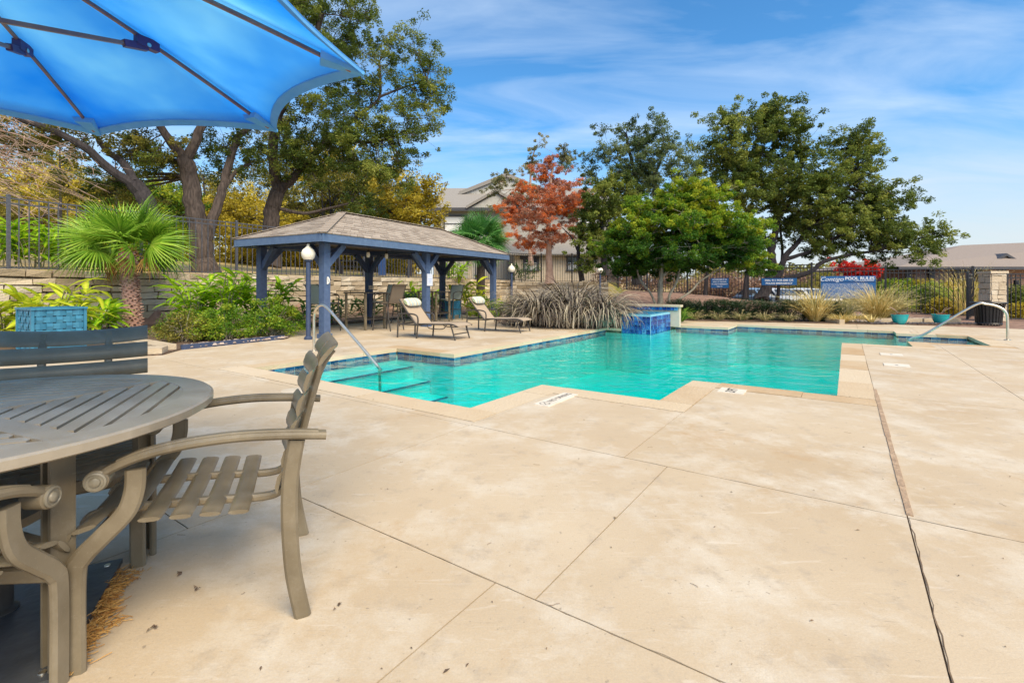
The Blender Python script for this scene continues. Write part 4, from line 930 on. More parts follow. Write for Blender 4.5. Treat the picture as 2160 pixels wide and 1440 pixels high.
# base plate + needles
bp_ = thing('umbrella_base', 'square dark steel base plate on the deck below the table', 'umbrella base', (-1.6-.34*.5, 1.965-.34*1.25, 0), math.atan2(-.9, .44))
m = MB(); m.box((0, 0, .016), (.68, .68, .018)); m.box((0, 0, .004), (.64, .64, .008)); m.build('plate', M_BASEPL, bp_)
for i in (-1, 1):
    for j in (-1, 1): m = MB(); m.lathe([(.011, .024), (.010, .029), (0, .030)], 12, (i*.30, j*.30, 0)); m.build('bolt', M_STEEL, bp_)
m = MB(); m.lathe([(.05, .025), (.05, .03), (.035, .04), (.035, .3), (.0, .3)], 20, (-.12, .05, 0)); m.build('stem', M_METALD, bp_)
def needles(name, label, n, gen, mt, L0, L1, wdt=.0022):
    m = MB()
    for i in range(n):
        x, y, z = gen(); q = random.uniform(0, 2*PI); l = random.uniform(L0, L1); c = random.uniform(-.9, .9); pts = []; a = q
        for k in range(4): pts.append(Vector((x, y, z+random.uniform(0, .004)))); x += math.cos(a)*l/3; y += math.sin(a)*l/3; a += c*.35
        vs = []; fs = []; tn = random.random()
        for k, p in enumerate(pts): d = Vector((-math.sin(q), math.cos(q), 0))*wdt; vs += [p-d, p+d, p+Vector((0, 0, wdt*1.3))]
        for k in range(3):
            for j in range(3): fs.append((3*k+j, 3*k+(j+1) % 3, 3*k+3+(j+1) % 3, 3*k+3+j))
        m.add(vs, fs, False, tn)
    o = m.build(name, mt, kind='stuff'); o['label'] = label; o['category'] = 'litter'; return o
PC, PD = Vector((-1.585, 1.955)), Vector((.44, -.9))
def g1():
    t = random.betavariate(1.3, 1.3)*.55+.03; s = abs(random.gauss(0, .022))*(1.1+math.sin(t*22)*.6); p = PC+PD*t+Vector((.9, .44))*s; return p.x, p.y, max(.003, .022-s*.35)*random.random()+.002
needles('pine_needles', 'rusty dry pine needles drifted along the umbrella base plate', 700, g1, M_NEEDLE, .02, .055, .0013)
def g2():
    y = random.uniform(1.3, 9)**1.0; x = random.uniform(-1.0, 1.2)*y; p = (x, y)
    a = x*ST+y*CT; b = x*CT-y*ST
    if inside(a, b, offset(POOL, .02)): return g2()
    return x, y, .001
needles('twig_litter', 'scattered dark twigs and stems lying on the concrete deck', 60, g2, M_LITTER, .012, .05, .0009)
def leaf_bits(n):
    m = MB()
    for i in range(n):
        x, y, z = g2(); s = random.betavariate(1, 4)*.011+.002; q = random.uniform(0, 6.28); m.add([(x+math.cos(q)*s*1.6, y+math.sin(q)*s*1.6, .002), (x+math.cos(q+1.57)*s*.6, y+math.sin(q+1.57)*s*.6, .006), (x-math.cos(q)*s*1.6, y-math.sin(q)*s*1.6, .003), (x-math.cos(q+1.57)*s*.6, y-math.sin(q+1.57)*s*.6, .005)], [(0, 1, 2, 3)], False, random.random())
    for (cx, cy) in ((G(375, 1213).x, G(375, 1213).y), (G(325, 1327).x, G(325, 1327).y), (G(713, 1280).x, G(713, 1280).y), (G(415, 1242).x, G(415, 1242).y)):
        for k in range(5):
            x, y = cx+random.gauss(0, .008), cy+random.gauss(0, .008); s = random.uniform(.003, .008); q = random.uniform(0, 6.28); m.add([(x+math.cos(q)*s*1.6, y+math.sin(q)*s*1.6, .003), (x+math.cos(q+1.57)*s*.6, y+math.sin(q+1.57)*s*.6, .012), (x-math.cos(q)*s*1.6, y-math.sin(q)*s*1.6, .004), (x-math.cos(q+1.57)*s*.6, y-math.sin(q+1.57)*s*.6, .008)], [(0, 1, 2, 3)], False, random.random()*.4)
    o = m.build('fallen_leaves', M_LITTER, kind='stuff'); o['label'] = 'small fallen leaves and leaf crumbs scattered over the deck'; o['category'] = 'litter'
leaf_bits(120)
# ================================================================== FENCES
random.seed(31)
def fence(name, label, pts, hgt, sp, mt, rails=(0.06, -.16, -.03), stepped=False, skip_first=False):
    t = thing(name, label, 'fence'); pm = {}
    for i, p in enumerate(pts):
        if skip_first and i == 0: continue
        m = MB(); m.box((p[0], p[1], p[2]+hgt/2+.02), (.07, .07, hgt+.04), math.atan2(pts[-1][1]-pts[0][1], pts[-1][0]-pts[0][0])); m.lathe([(.05, 0), (.045, .015), (0, .03)], 8, (p[0], p[1], p[2]+hgt+.04)); m.build('post', mt, t)
    n = 0; rest = MB()
    for p, q in zip(pts, pts[1:]):
        zp, zq = (min(p[2], q[2]),)*2 if stepped else (p[2], q[2]); P, Q = Vector((p[0], p[1], zp)), Vector((q[0], q[1], zq)); d = (Q-P); L_ = Vector((d.x, d.y, 0)).length; ang = math.atan2(d.y, d.x)
        for r in rails:
            z = r if r > 0 else hgt+r; m = MB(); m.bar(P+Vector((0, 0, z)), Q+Vector((0, 0, z)), .03, .035); m.build('rail', mt, t)
        k = max(1, round(L_/sp))
        for i in range(1, k):
            c = lerp(P, Q, i/k); key = round(hgt, 2)
            if n < 290:
                if key not in pm: mm = MB(); mm.box((0, 0, hgt/2), (.022, .022, hgt-.07)); pm[key] = mm.mesh('picket', mt)
                link('picket', pm[key], t, c, ang); n += 1
            else: rest.box(c+Vector((0, 0, hgt/2)), (.022, .022, hgt-.07), ang)
    if rest.v: rest.build('pickets', mt, t, kind='stuff')
    return t
def wp(t, z=1.55): p = WP+WD*t+WN*.18; return (p.x, p.y, z)
fence('picket_fence', 'grey metal picket fence standing on the limestone retaining wall', [wp(-2.8), wp(0), wp(2.8), wp(5.6), wp(8.4), wp(11.2), wp(14), wp(16.8), wp(19.6), wp(23.2)], 1.83, .19, M_FENCEG)
fence('picket_fence', 'black picket fence along the back, before the cream building and the orange tree', [wp(23.2), (1.9, 31.3, 1.42), (3.9, 31.3, 1.42), (6.2, 31.2, 1.40), (6.4, 29.0, 1.05)], 1.83, .15, M_FENCE, skip_first=True)
FR = [((px-1080)/FPX*d, d, z) for px, d, z in ((1322, 26, .98), (1365, 25.2, .92), (1450, 24, .80), (1578, 22, .54), (1712, 20.5, .28), (1868, 19.3, .10), (2052, 18, .02))]
fence('picket_fence', 'black stepped picket fence carrying the blue signs behind the ornamental grasses', FR, 1.83, .14, M_FENCE, stepped=True)
gp = Vector((15.55, 16.3, 0))
fence('picket_fence', 'short black fence panel between the tall fence post and the stone pillar', [(17.25, 18.02, .0), (16.0, 16.9, .0)], 1.62, .14, M_FENCE, skip_first=True)
fence('pool_gate', 'black picket gate right of the stone pillar', [(16.75, 16.3, .0), (17.75, 16.2, .0), (19.2, 16.1, 0)], 1.60, .14, M_FENCE)['category'] = 'gate'
lk = MB(); lk.box((17.0, 16.22, 1.28), (.12, .08, .16)); lk.box((17.0, 16.17, 1.28), (.05, .02, .05)); tag(lk.build('gate_lock', M_BLACK), 'black lock box on the gate by the stone pillar', 'lock')
# stone pillar
pl = thing('stone_pillar', 'square pillar of irregular pale limestone beside the gate', 'pillar', (16.22, 16.25, 0), R(-4))
m = MB(); m.box((0, 0, .79), (.42, .40, 1.58)); m.build('core', M_MORTAR, pl)
for side in range(4):
    z = 0
    while z < 1.52:
        hh = min(random.uniform(.13, .26), 1.58-z); x = -.23
        while x < .21:
            l = min(random.uniform(.12, .34), .23-x)
            if .23-x-l < .09: l = .23-x
            M4 = Matrix.Rotation(side*PI/2, 3, 'Z'); m = MB(); dpt = .21 if side % 2 == 0 else .22
            m.box(M4@Vector((x+l/2, -dpt, z+hh/2)), (l-.016, .07, hh-.016), side*PI/2, tone=.45+.55*random.random(), jit=.012); m.build('stone', M_STONE, pl); x += l
        z += hh
m = MB(); m.box((0, 0, 1.62), (.56, .54, .08), jit=.006, tone=.7); m.build('cap_stone', M_STONE, pl)
# signs on the fence
def sign(px, py, d, w_, h_, label, ang=0.0):
    c = W(px, py, d); t = thing('sign', label, 'sign', c, ang); m = MB(); m.box((0, 0, 0), (w_, .012, h_)); m.build('panel', M_SIGN, t)
    return t
A3 = (PI/2, 0, 0)
fa = math.atan2(FR[6][1]-FR[4][1], FR[6][0]-FR[4][0])
s1 = sign(1788, 606, 19.75, 1.86, .93, 'large blue POOL RULES notice on the fence behind the tan grasses', fa)
m = MB(); m.box((0, -.0075, .215), (1.84, .003, .035)); m.build('band', M_SIGND, s1)
text('lettering', 'POOL RULES', .175, M_LETTER, s1, (.40, -.009, .36), A3, bold=.004, sx=.98)
text('lettering', 'Contigo', .24, M_LETTER, s1, (-.56, -.009, .335), A3, shear=.38, sx=1.05)
m = MB(); m.box((.12, -.0085, .33), (.006, .002, .16)); m.box((.56, -.0085, .262), (.62, .002, .012)); m.build('rule_line', M_LETTER, s1)
m = MB(); rn = random.Random(4); z = .15
for k in range(12):
    wd = rn.choice((1.6, 1.5, 1.0, 1.25, .8, 1.45, 1.1)); x = -.86
    while x < -.86+wd:
        l = rn.uniform(.05, .16); l = min(l, -.86+wd-x+.02); m.box((x+l/2, -.0085, z), (l-.026, .002, .0095)); x += l
    z -= .045
m.build('small_print', M_LETTER, s1)
s2 = sign(1643, 594, 21.1, 1.36, .30, 'blue DIAL 911 sign on the fence beside the leaning oak limb', math.atan2(FR[4][1]-FR[3][1], FR[4][0]-FR[3][0]))
text('lettering', 'DIAL 911 FOR EMS OR', .112, M_LETTER, s2, (0, -.009, .058), A3, bold=.003); text('lettering', 'POLICE EMERGENCY', .112, M_LETTER, s2, (0, -.009, -.075), A3, bold=.003)
s3 = sign(1518, 597, 22.8, .82, .46, 'small blue four-line sign behind the multi-stemmed tree', math.atan2(FR[3][1]-FR[2][1], FR[3][0]-FR[2][0]))
for k, s_ in enumerate(('ACCOMPANIED BY AN', 'ADULT AT THE POOL', 'IN CASE OF EMERGENCY', 'CALL 911')): text('lettering', s_, .066, M_LETTER, s3, (0, -.009, .165-.108*k), A3, bold=.002)
# ================================================================== LEAVES
def leaf_cloud(name, mt, centers, radii, counts, size, parent, aspect=.45, up=.35, tone_j=.35, tones=None, seed=1, kind=None, droop=0.0):
    g = np.random.default_rng(seed); P = []; T = []
    for k, (c, r, n) in enumerate(zip(centers, radii, counts)):
        r = np.array(r if hasattr(r, '__len__') else (r, r, r)); u = g.normal(size=(n, 3)); u /= np.linalg.norm(u, axis=1)[:, None]; rad = g.random(n)**.42
        P.append(np.array(c)+u*rad[:, None]*r); b = tones[k] if tones is not None else g.random(); T.append(np.clip(b+g.normal(size=n)*tone_j*.5, 0, 1))
    P = np.concatenate(P); T = np.concatenate(T); n = len(P)
    d = g.normal(size=(n, 3)); d[:, 2] = d[:, 2]*.6-droop; d /= np.linalg.norm(d, axis=1)[:, None]
    nn = g.normal(size=(n, 3)); nn[:, 2] = np.abs(nn[:, 2])+up; s = np.cross(d, nn); s /= np.linalg.norm(s, axis=1)[:, None]; nn = np.cross(s, d)
    l = size*(.6+.8*g.random(n))[:, None]; wv = l*aspect
    v = np.stack([P-d*l*.5, P+s*wv*.5+nn*l*.08, P+d*l*.5, P-s*wv*.5+nn*l*.08], 1).reshape(-1, 3)
    me = bpy.data.meshes.new(name); me.vertices.add(4*n); me.loops.add(4*n); me.polygons.add(n)
    me.vertices.foreach_set('co', v.astype(np.float32).ravel()); me.loops.foreach_set('vertex_index', np.arange(4*n, dtype=np.int32)); me.polygons.foreach_set('loop_start', np.arange(0, 4*n, 4, dtype=np.int32))
    me.update(calc_edges=True); at = me.attributes.new('tone', 'FLOAT', 'POINT'); at.data.foreach_set('value', np.repeat(T, 4).astype(np.float32)); me.materials.append(mt)
    return link(name, me, parent, **({'kind': kind} if kind else {}))
LM_OAK = leafmat('oak_leaves', [(.03, .047, .010), (.07, .102, .018), (.125, .16, .028), (.23, .24, .05)])
LM_OAKB = leafmat('olive_oak_leaves', [(.035, .040, .010), (.095, .095, .018), (.17, .155, .028), (.27, .23, .05)])
LM_BLUE = leafmat('blue_green_leaves', [(.024, .042, .016), (.06, .09, .034), (.11, .15, .055), (.18, .21, .09)])
LM_GOLD = leafmat('golden_leaves', [(.095, .075, .008), (.24, .19, .012), (.40, .32, .03), (.50, .42, .09)])
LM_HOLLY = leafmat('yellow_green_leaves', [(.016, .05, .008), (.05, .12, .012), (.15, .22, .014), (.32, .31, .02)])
LM_RED = leafmat('rust_orange_leaves', [(.23, .13, .095), (.33, .145, .09), (.44, .13, .045), (.52, .16, .025)])
LM_CRIM = leafmat('crimson_leaves', [(.22, .01, .008), (.42, .02, .015), (.55, .05, .02)])
LM_NAND = leafmat('nandina_leaves', [(.035, .085, .008), (.075, .16, .012), (.15, .24, .018), (.29, .30, .03)])
LM_TAN = leafmat('pale_seedy_leaves', [(.08, .085, .035), (.18, .18, .08), (.30, .27, .14)])
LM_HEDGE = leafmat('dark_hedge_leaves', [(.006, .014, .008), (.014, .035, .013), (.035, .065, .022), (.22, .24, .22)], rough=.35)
def tree(label, stems, clumps, mt, bark, leaf=.11, per=260, crad=.7, seed=1, name='tree', tone_j=.4, aspect=.45, group=None, twigs=True, flat=.62, bias=None, sub=1, cat='tree', cname='crown', droop=0.0, dens=2.5):
    """stems: list of (points, r0, r1); clumps: list of (centre, (rx,ry,rz), number of leaf sprays)"""
    rn = random.Random(seed); t = thing(name, label, cat, tuple(Vector((stems[0][0][0].x, stems[0][0][0].y, 0))), 0, group); O = Vector(t.location); nodes = []; m = MB()
    for pts, r0, r1 in stems:
        P = bez(pts, 5); n = len(P); P = [p+Vector((rn.uniform(-1, 1), rn.uniform(-1, 1), 0))*(.12*r0 if 0 < i < n-1 else 0) for i, p in enumerate(P)]
        m.tube([p-O for p in P], [lerp(r0, r1, (i/(n-1))**.8)*(1+.35*max(0, 1-i/3) if pts is stems[0][0] else 1) for i in range(n)], 9)
        nodes += [(p, lerp(r0, r1, i/(n-1))) for i, p in enumerate(P) if i > n*.35]
    C = []; Rr = []; T = []
    nl_ = list(nodes)
    for (c, r, k) in clumps:
        c = Vector(c)
        for i in range(max(2, int(k*dens/5))):
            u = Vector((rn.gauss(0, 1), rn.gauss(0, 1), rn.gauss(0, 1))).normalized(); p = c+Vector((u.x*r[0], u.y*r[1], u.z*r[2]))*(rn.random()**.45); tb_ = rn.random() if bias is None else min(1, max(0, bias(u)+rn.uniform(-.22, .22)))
            q, rr = min(nl_, key=lambda a: (a[0]-p).length_squared); q = q.copy(); mid = lerp(q, p, .5)+Vector((rn.uniform(-.3, .3), rn.uniform(-.3, .3), rn.uniform(-.1, .35)))*min(1, (p-q).length*.3)
            r0 = min(rr*.6, .016+.013*(p-q).length)
            if twigs:
                m.tube([x-O for x in bez([q, mid, p], 3)], [lerp(r0, .008, j/6) for j in range(7)], 5, cap=False)
                if len(nl_) < 150: nl_.append((mid, r0*.8))
            out = Vector((u.x, u.y, u.z*.8+.15)); bs = crad*rn.uniform(.75, 1.3)
            for j in range(rn.randint(6, 11)):
                g_ = Vector((rn.gauss(0, .55), rn.gauss(0, .55), rn.gauss(0, .55*flat)))*bs+out*bs*rn.uniform(-.3, .9); e = p+g_; s = crad*rn.uniform(.26, .5)
                C.append(e-O); Rr.append((s, s, s*.8)); T.append(min(1, max(0, tb_+rn.uniform(-.18, .18))))
                if twigs: m.tube([p-O, e-O], [.008, .004], 3, cap=False)
    per = per*.27
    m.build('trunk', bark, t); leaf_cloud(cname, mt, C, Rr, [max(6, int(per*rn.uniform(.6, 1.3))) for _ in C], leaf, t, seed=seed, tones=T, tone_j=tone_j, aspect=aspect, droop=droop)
    return t
def E(px, py, d, rx, ry, n, dy=None):          # clump ellipsoid from its place in the view
    return (W(px, py, d), (rx/FPX*d, dy if dy else rx/FPX*d*.8, ry/FPX*d), n)
# --- the three live oaks beyond the left fence
tree('big live oak with a forked trunk standing behind the palm and left fence',
     [([W(436, 582, 18), W(425, 520, 18), W(412, 450, 17.9), W(400, 385, 17.8), W(392, 330, 17.6)], .42, .26), ([W(428, 535, 18), W(445, 470, 18), W(466, 410, 18.2), W(482, 350, 18.4), W(500, 290, 18.4)], .22, .12),
      ([W(392, 335, 17.6), W(360, 300, 17.2), W(325, 250, 16.8), W(270, 190, 16)], .2, .08), ([W(394, 335, 17.6), W(420, 280, 17.6), W(440, 200, 17.8), W(470, 100, 18)], .2, .08), ([W(500, 290, 18.4), W(560, 240, 18.8), W(620, 160, 19)], .12, .05), ([W(470, 400, 18.2), W(500, 360, 18.6), W(530, 345, 19)], .10, .05)],
     [E(330, 60, 17, 230, 200, 100), E(120, 120, 16.5, 150, 150, 50), E(520, 90, 18.5, 150, 190, 80), E(480, 320, 18.5, 70, 45, 16), E(330, 330, 17.4, 60, 30, 10), E(250, 380, 19, 90, 35, 14)], LM_OAK, M_BARK, .10, 270, .62, 3, dens=3.4)
tree('tall live oak rising behind the gazebo roof with a crown against the sky',
     [([W(568, 560, 20.5), W(572, 480, 20.5), W(577, 430, 20.5), W(592, 395, 20.6)], .36, .28), ([W(592, 398, 20.6), W(622, 372, 20.6), W(650, 340, 20.8), W(700, 290, 21)], .22, .10), ([W(590, 400, 20.6), W(575, 330, 20.4), W(590, 240, 20), W(640, 140, 19.8), W(680, 30, 19.6)], .26, .10),
      ([W(700, 290, 21), W(760, 240, 21.2), W(800, 205, 21.3), W(800, 130, 21.3)], .10, .05), ([W(800, 205, 21.3), W(850, 185, 21.5), W(900, 170, 21.5)], .06, .03), ([W(590, 440, 20.5), W(640, 450, 20.5), W(690, 440, 20.8), W(740, 428, 21)], .09, .04), ([W(700, 292, 21), W(790, 300, 21.2), W(860, 275, 21.4)], .09, .04)],
     [E(700, 150, 20.6, 110, 120, 60), E(690, 20, 19.8, 110, 60, 40), E(700, 290, 21, 120, 90, 56), E(830, 140, 21.3, 95, 75, 24), E(880, 225, 21.4, 60, 45, 14), E(850, 270, 21.4, 80, 50, 20), E(760, 350, 21, 120, 60, 26), E(900, 120, 21.5, 45, 40, 9), E(860, 350, 21.4, 60, 50, 8), E(620, 330, 20.4, 70, 70, 22), E(740, 420, 21.2, 80, 30, 8)], LM_OAK, M_BARK, .10, 250, .60, 5, dens=3.6)
tree('leaning live oak with one long bough reaching left under the umbrella edge',
     [([W(350, 545, 16.5), W(330, 480, 16.4), W(305, 415, 16.3), W(280, 385, 16.2)], .30, .24), ([W(282, 388, 16.2), W(235, 360, 15.9), W(180, 312, 15.4), W(110, 275, 15), W(30, 248, 14.6)], .17, .08), ([W(285, 385, 16.2), W(262, 345, 16.3), W(225, 318, 16.4), (W(205, 290, 16.4))], .15, .07)],
     [E(150, 290, 16, 110, 32, 22), E(60, 310, 16.5, 70, 40, 14), E(300, 310, 17, 70, 40, 18), E(230, 410, 18.5, 90, 40, 14)], LM_OAKB, M_BARKD, .095, 200, .5, 8, dens=3.5)
# --- woodland further back
rb = random.Random(77)
back = [(40, 470, 27, 95, 100, LM_OAKB, 'olive-brown woodland tree at the far left behind the fence'), (150, 455, 30, 90, 90, LM_GOLD, 'yellowing woodland tree behind the leaning oak'), (255, 440, 33, 70, 85, LM_OAKB, 'small olive tree seen over the palm crown'), (340, 450, 29, 55, 60, LM_HOLLY, 'bright green young tree between the two left oak trunks'),
        (510, 450, 32, 70, 80, LM_GOLD, 'golden tree between the forked oak and the tall oak'), (640, 430, 34, 80, 85, LM_OAKB, 'olive-gold tree behind the long low oak branch'), (745, 400, 33, 75, 80, LM_OAKB, 'olive tree above the gazebo ridge'), (862, 425, 28, 72, 72, LM_GOLD, 'golden yellow tree above the right part of the gazebo roof'),
        (150, 400, 36, 110, 70, LM_GOLD, 'tall golden tree high behind the leaning oak'), (300, 500, 30, 80, 50, LM_GOLD, 'low golden thicket tree behind the palm crown'), (560, 500, 30, 80, 45, LM_GOLD, 'low golden tree left of the tall oak trunk'), (690, 380, 37, 90, 90, LM_GOLD, 'tall pale golden tree above the gazebo ridge'), (20, 400, 33, 90, 70, LM_GOLD, 'golden tree behind the pink-twigged tree at the picture edge'),
        (60, 380, 38, 120, 120, LM_OAKB, 'tall dull olive tree high behind the far left fence'), (430, 400, 40, 120, 110, LM_OAKB, 'broad olive tree farthest back between the oaks'), (790, 470, 30, 60, 40, LM_OAK, 'low dark green tree just over the gazebo ridge'), (590, 330, 42, 100, 110, LM_OAKB, 'tall olive tree farthest back behind the tall oak')]
for k, (px, py, d, rx, ry, lm, lab) in enumerate(back):
    base = W(px, 570, d); base.z = height(base.x, base.y)-.1; top = W(px+rb.uniform(-15, 15), py-ry*.3, d); mid = lerp(base, top, .5)+Vector((rb.uniform(-.5, .5), 0, 0))
    tree(lab, [([base, mid, top], .16, .05), ([mid, lerp(mid, top, .5)+Vector((1.2, 0, .2)), top+Vector((2.0, 0, -.3))], .08, .03), ([mid, lerp(mid, top, .5)+Vector((-1.2, .3, .2)), top+Vector((-1.8, .3, -.5))], .08, .03)],
         [E(px, py, d, rx*.85, ry*.8, 34)], lm, M_BARKD, .17, 170, .95, 100+k, dens=4.6, tone_j=.5, group='woodland trees behind the left fence', flat=.7)
for k in range(10):
    px = rb.uniform(20, 760); d = rb.uniform(23, 38); b0 = W(px, 575, d); b0.z = height(b0.x, b0.y)-.1; hgt = rb.uniform(3, 6); t = thing('bare_tree', 'thin bare dark woodland stem among the trees behind the left fence', 'tree', b0, 0, 'bare woodland stems'); m = MB()
    lean = Vector((rb.uniform(-.8, .8), 0, hgt)); m.tube(bez([(0, 0, 0), lean*.5+Vector((rb.uniform(-.2, .2), 0, 0)), lean], 4), [lerp(.10, .02, i/8) for i in range(9)], 6)
    for j in range(9):
        u = rb.uniform(.3, .9); e = lean*u+Vector((rb.uniform(-1.4, 1.4), rb.uniform(-.5, .5), rb.uniform(.2, 1.2))); m.tube(bez([lean*u, lerp(lean*u, e, .5)+Vector((0, 0, .15)), e], 3), [lerp(.03, .006, i/6) for i in range(7)], 5)
    m.build('trunk', M_BARKD, t)
# pinkish bare tree at the far left
t = thing('bare_tree', 'leafless tree of long pinkish drooping twigs at the far left', 'tree', (-17.6, 14.2, 1.5)); m = MB(); O = Vector((-17.6, 14.2, 1.5))
m.tube(bez([(0, 0, 0), (.3, .0, 2), (.6, 0, 4.0), (1.0, 0, 5.5)], 4), [lerp(.2, .06, i/12) for i in range(13)], 8)
for k in range(110):
    z0 = rb.uniform(2.0, 5.5); L_ = rb.uniform(1.8, 4.6); q = rb.uniform(-.9, .7); d = Vector((math.cos(q), math.sin(q), 0)); s_ = Vector((.35, 0, z0)); e = s_+d*L_+Vector((0, 0, rb.uniform(-1.4, .6))); md = lerp(s_, e, .5)+Vector((0, 0, rb.uniform(.2, .7)))
    m.tube(bez([s_, md, e], 4), [lerp(.016, .004, i/8) for i in range(9)], 4)
    for j in range(4):
        u = rb.uniform(.3, 1); a = lerp(md, e, u); m.tube([a, a+Vector((rb.uniform(-.1, .7), rb.uniform(-.4, .4), rb.uniform(-.5, .25)))], [.006, .003], 3)
m.build('trunk', M_TWIG, t)
leaf_cloud('crown', LM_RED, [(rb.uniform(.4, 3.6), rb.uniform(-1, 1), rb.uniform(2.6, 5.2)) for _ in range(22)], [.4]*22, [50]*22, .07, t, seed=4, aspect=.3, tones=[.15]*22)
# --- orange bald cypress and the trees round it
tree('rusty orange bald cypress between the gazebo and the multi-stemmed tree',
     [([W(1160, 598, 30), W(1158, 540, 30), W(1156, 470, 30), W(1160, 400, 30), W(1166, 352, 30)], .26, .06)],
     [E(1140, 480, 30, 95, 45, 60), E(1160, 420, 30, 62, 45, 40), E(1165, 368, 30, 32, 26, 16), E(1075, 440, 30, 26, 40, 14), E(1220, 410, 30, 26, 28, 12)], LM_RED, M_TWIG, .13, 200, .45, 21, dens=4.2, tone_j=.45, aspect=.3, flat=.45)
t2 = thing('bare_tree', 'dark leaning bare trunk in front of the cream building window', 'tree', tuple(W(1226, 590, 28))); m = MB(); O = Vector(t2.location)
for pts, r0, r1 in (([W(1228, 592, 28), W(1222, 560, 28), W(1220, 530, 28), W(1226, 480, 28), W(1240, 430, 28)], .17, .05), ([W(1221, 535, 28), W(1205, 500, 28), W(1185, 480, 28)], .07, .02), ([W(1224, 500, 28), W(1245, 480, 28), W(1262, 455, 28)], .07, .02)):
    P = bez(pts, 4); m.tube([p-O for p in P], [lerp(r0, r1, i/(len(P)-1)) for i in range(len(P))], 7)
m.build('trunk', M_BARKD, t2)
tree('pale wispy tree with seedy tips behind the orange cypress', [([W(1120, 560, 38), W(1118, 450, 38), W(1120, 350, 38), W(1130, 310, 38)], .18, .03)],
     [E(1125, 330, 38, 22, 40, 10), E(1190, 330, 38, 22, 36, 10), E(1065, 410, 38, 40, 45, 18), E(1110, 390, 38, 60, 40, 16)], LM_TAN, M_TWIG, .14, 170, .5, 22, dens=4)
tree('dense green tree between the orange cypress and the multi-stemmed tree', [([W(1275, 580, 27), W(1272, 500, 27), W(1265, 430, 27)], .2, .06)], [E(1262, 460, 27, 42, 75, 50), E(1290, 410, 27.5, 45, 40, 26), E(1250, 540, 27, 20, 30, 8)], LM_OAK, M_BARKD, .12, 260, .55, 23, dens=4.5)
tree('tall open-crowned tree standing behind the multi-stemmed tree', [([W(1345, 600, 32), W(1342, 500, 32), W(1345, 400, 32), W(1330, 330, 32), (W(1320, 280, 32))], .3, .06), ([W(1344, 410, 32), W(1390, 350, 32), W(1400, 290, 32)], .15, .04)],
     [E(1320, 320, 32, 58, 58, 50), E(1400, 330, 32, 65, 75, 70), E(1345, 400, 32, 75, 40, 46), E(1395, 250, 32, 14, 18, 4), E(1225, 350, 33, 34, 34, 12), E(1470, 330, 32, 30, 40, 12), E(1290, 275, 32, 26, 14, 5)], LM_BLUE, M_BARKD, .13, 190, .62, 24, dens=2.6, flat=.75)
# --- multi-stemmed tree behind the spa
MD = 17.4
ht = tree('multi-stemmed pale-barked evergreen tree with a domed yellow-green crown behind the spa',
     [([W(1394, 650, MD), W(1393, 610, MD), W(1395, 580, MD), W(1398, 545, MD), W(1412, 520, MD), W(1425, 480, MD)], .105, .05), ([W(1396, 585, MD), W(1415, 565, MD-.2), W(1435, 545, MD-.4), W(1470, 500, MD-.4)], .06, .03), ([W(1386, 650, MD), W(1378, 630, MD+.1), W(1368, 612, MD+.1), W(1350, 590, MD+.2), W(1335, 540, MD+.2)], .05, .03),
      ([W(1414, 650, MD-.2), W(1412, 625, MD-.2), W(1425, 600, MD-.2), W(1432, 575, MD-.1), W(1440, 530, MD)], .06, .03), ([W(1416, 646, MD-.3), W(1435, 630, MD-.4), W(1460, 612, MD-.4), W(1478, 592, MD-.3), W(1530, 560, MD)], .05, .025), ([W(1425, 482, MD), W(1420, 460, MD), W(1430, 430, MD)], .05, .02)],
     [E(1440, 500, MD, 150, 62, 150, 2.2), E(1430, 440, MD, 105, 36, 66, 1.7), E(1340, 520, MD, 60, 50, 36, 1.4), E(1545, 520, MD, 62, 45, 40, 1.4), E(1580, 560, MD, 30, 24, 12, .8), E(1400, 560, MD+.9, 120, 16, 26, 1.2), E(1300, 500, MD, 26, 40, 12, .8), E(1460, 412, MD, 60, 18, 16, .9)], LM_HOLLY, M_BARKG, .082, 330, .36, 31, dens=5.2, tone_j=.3, flat=.55, bias=lambda u: .46+.44*u.z)
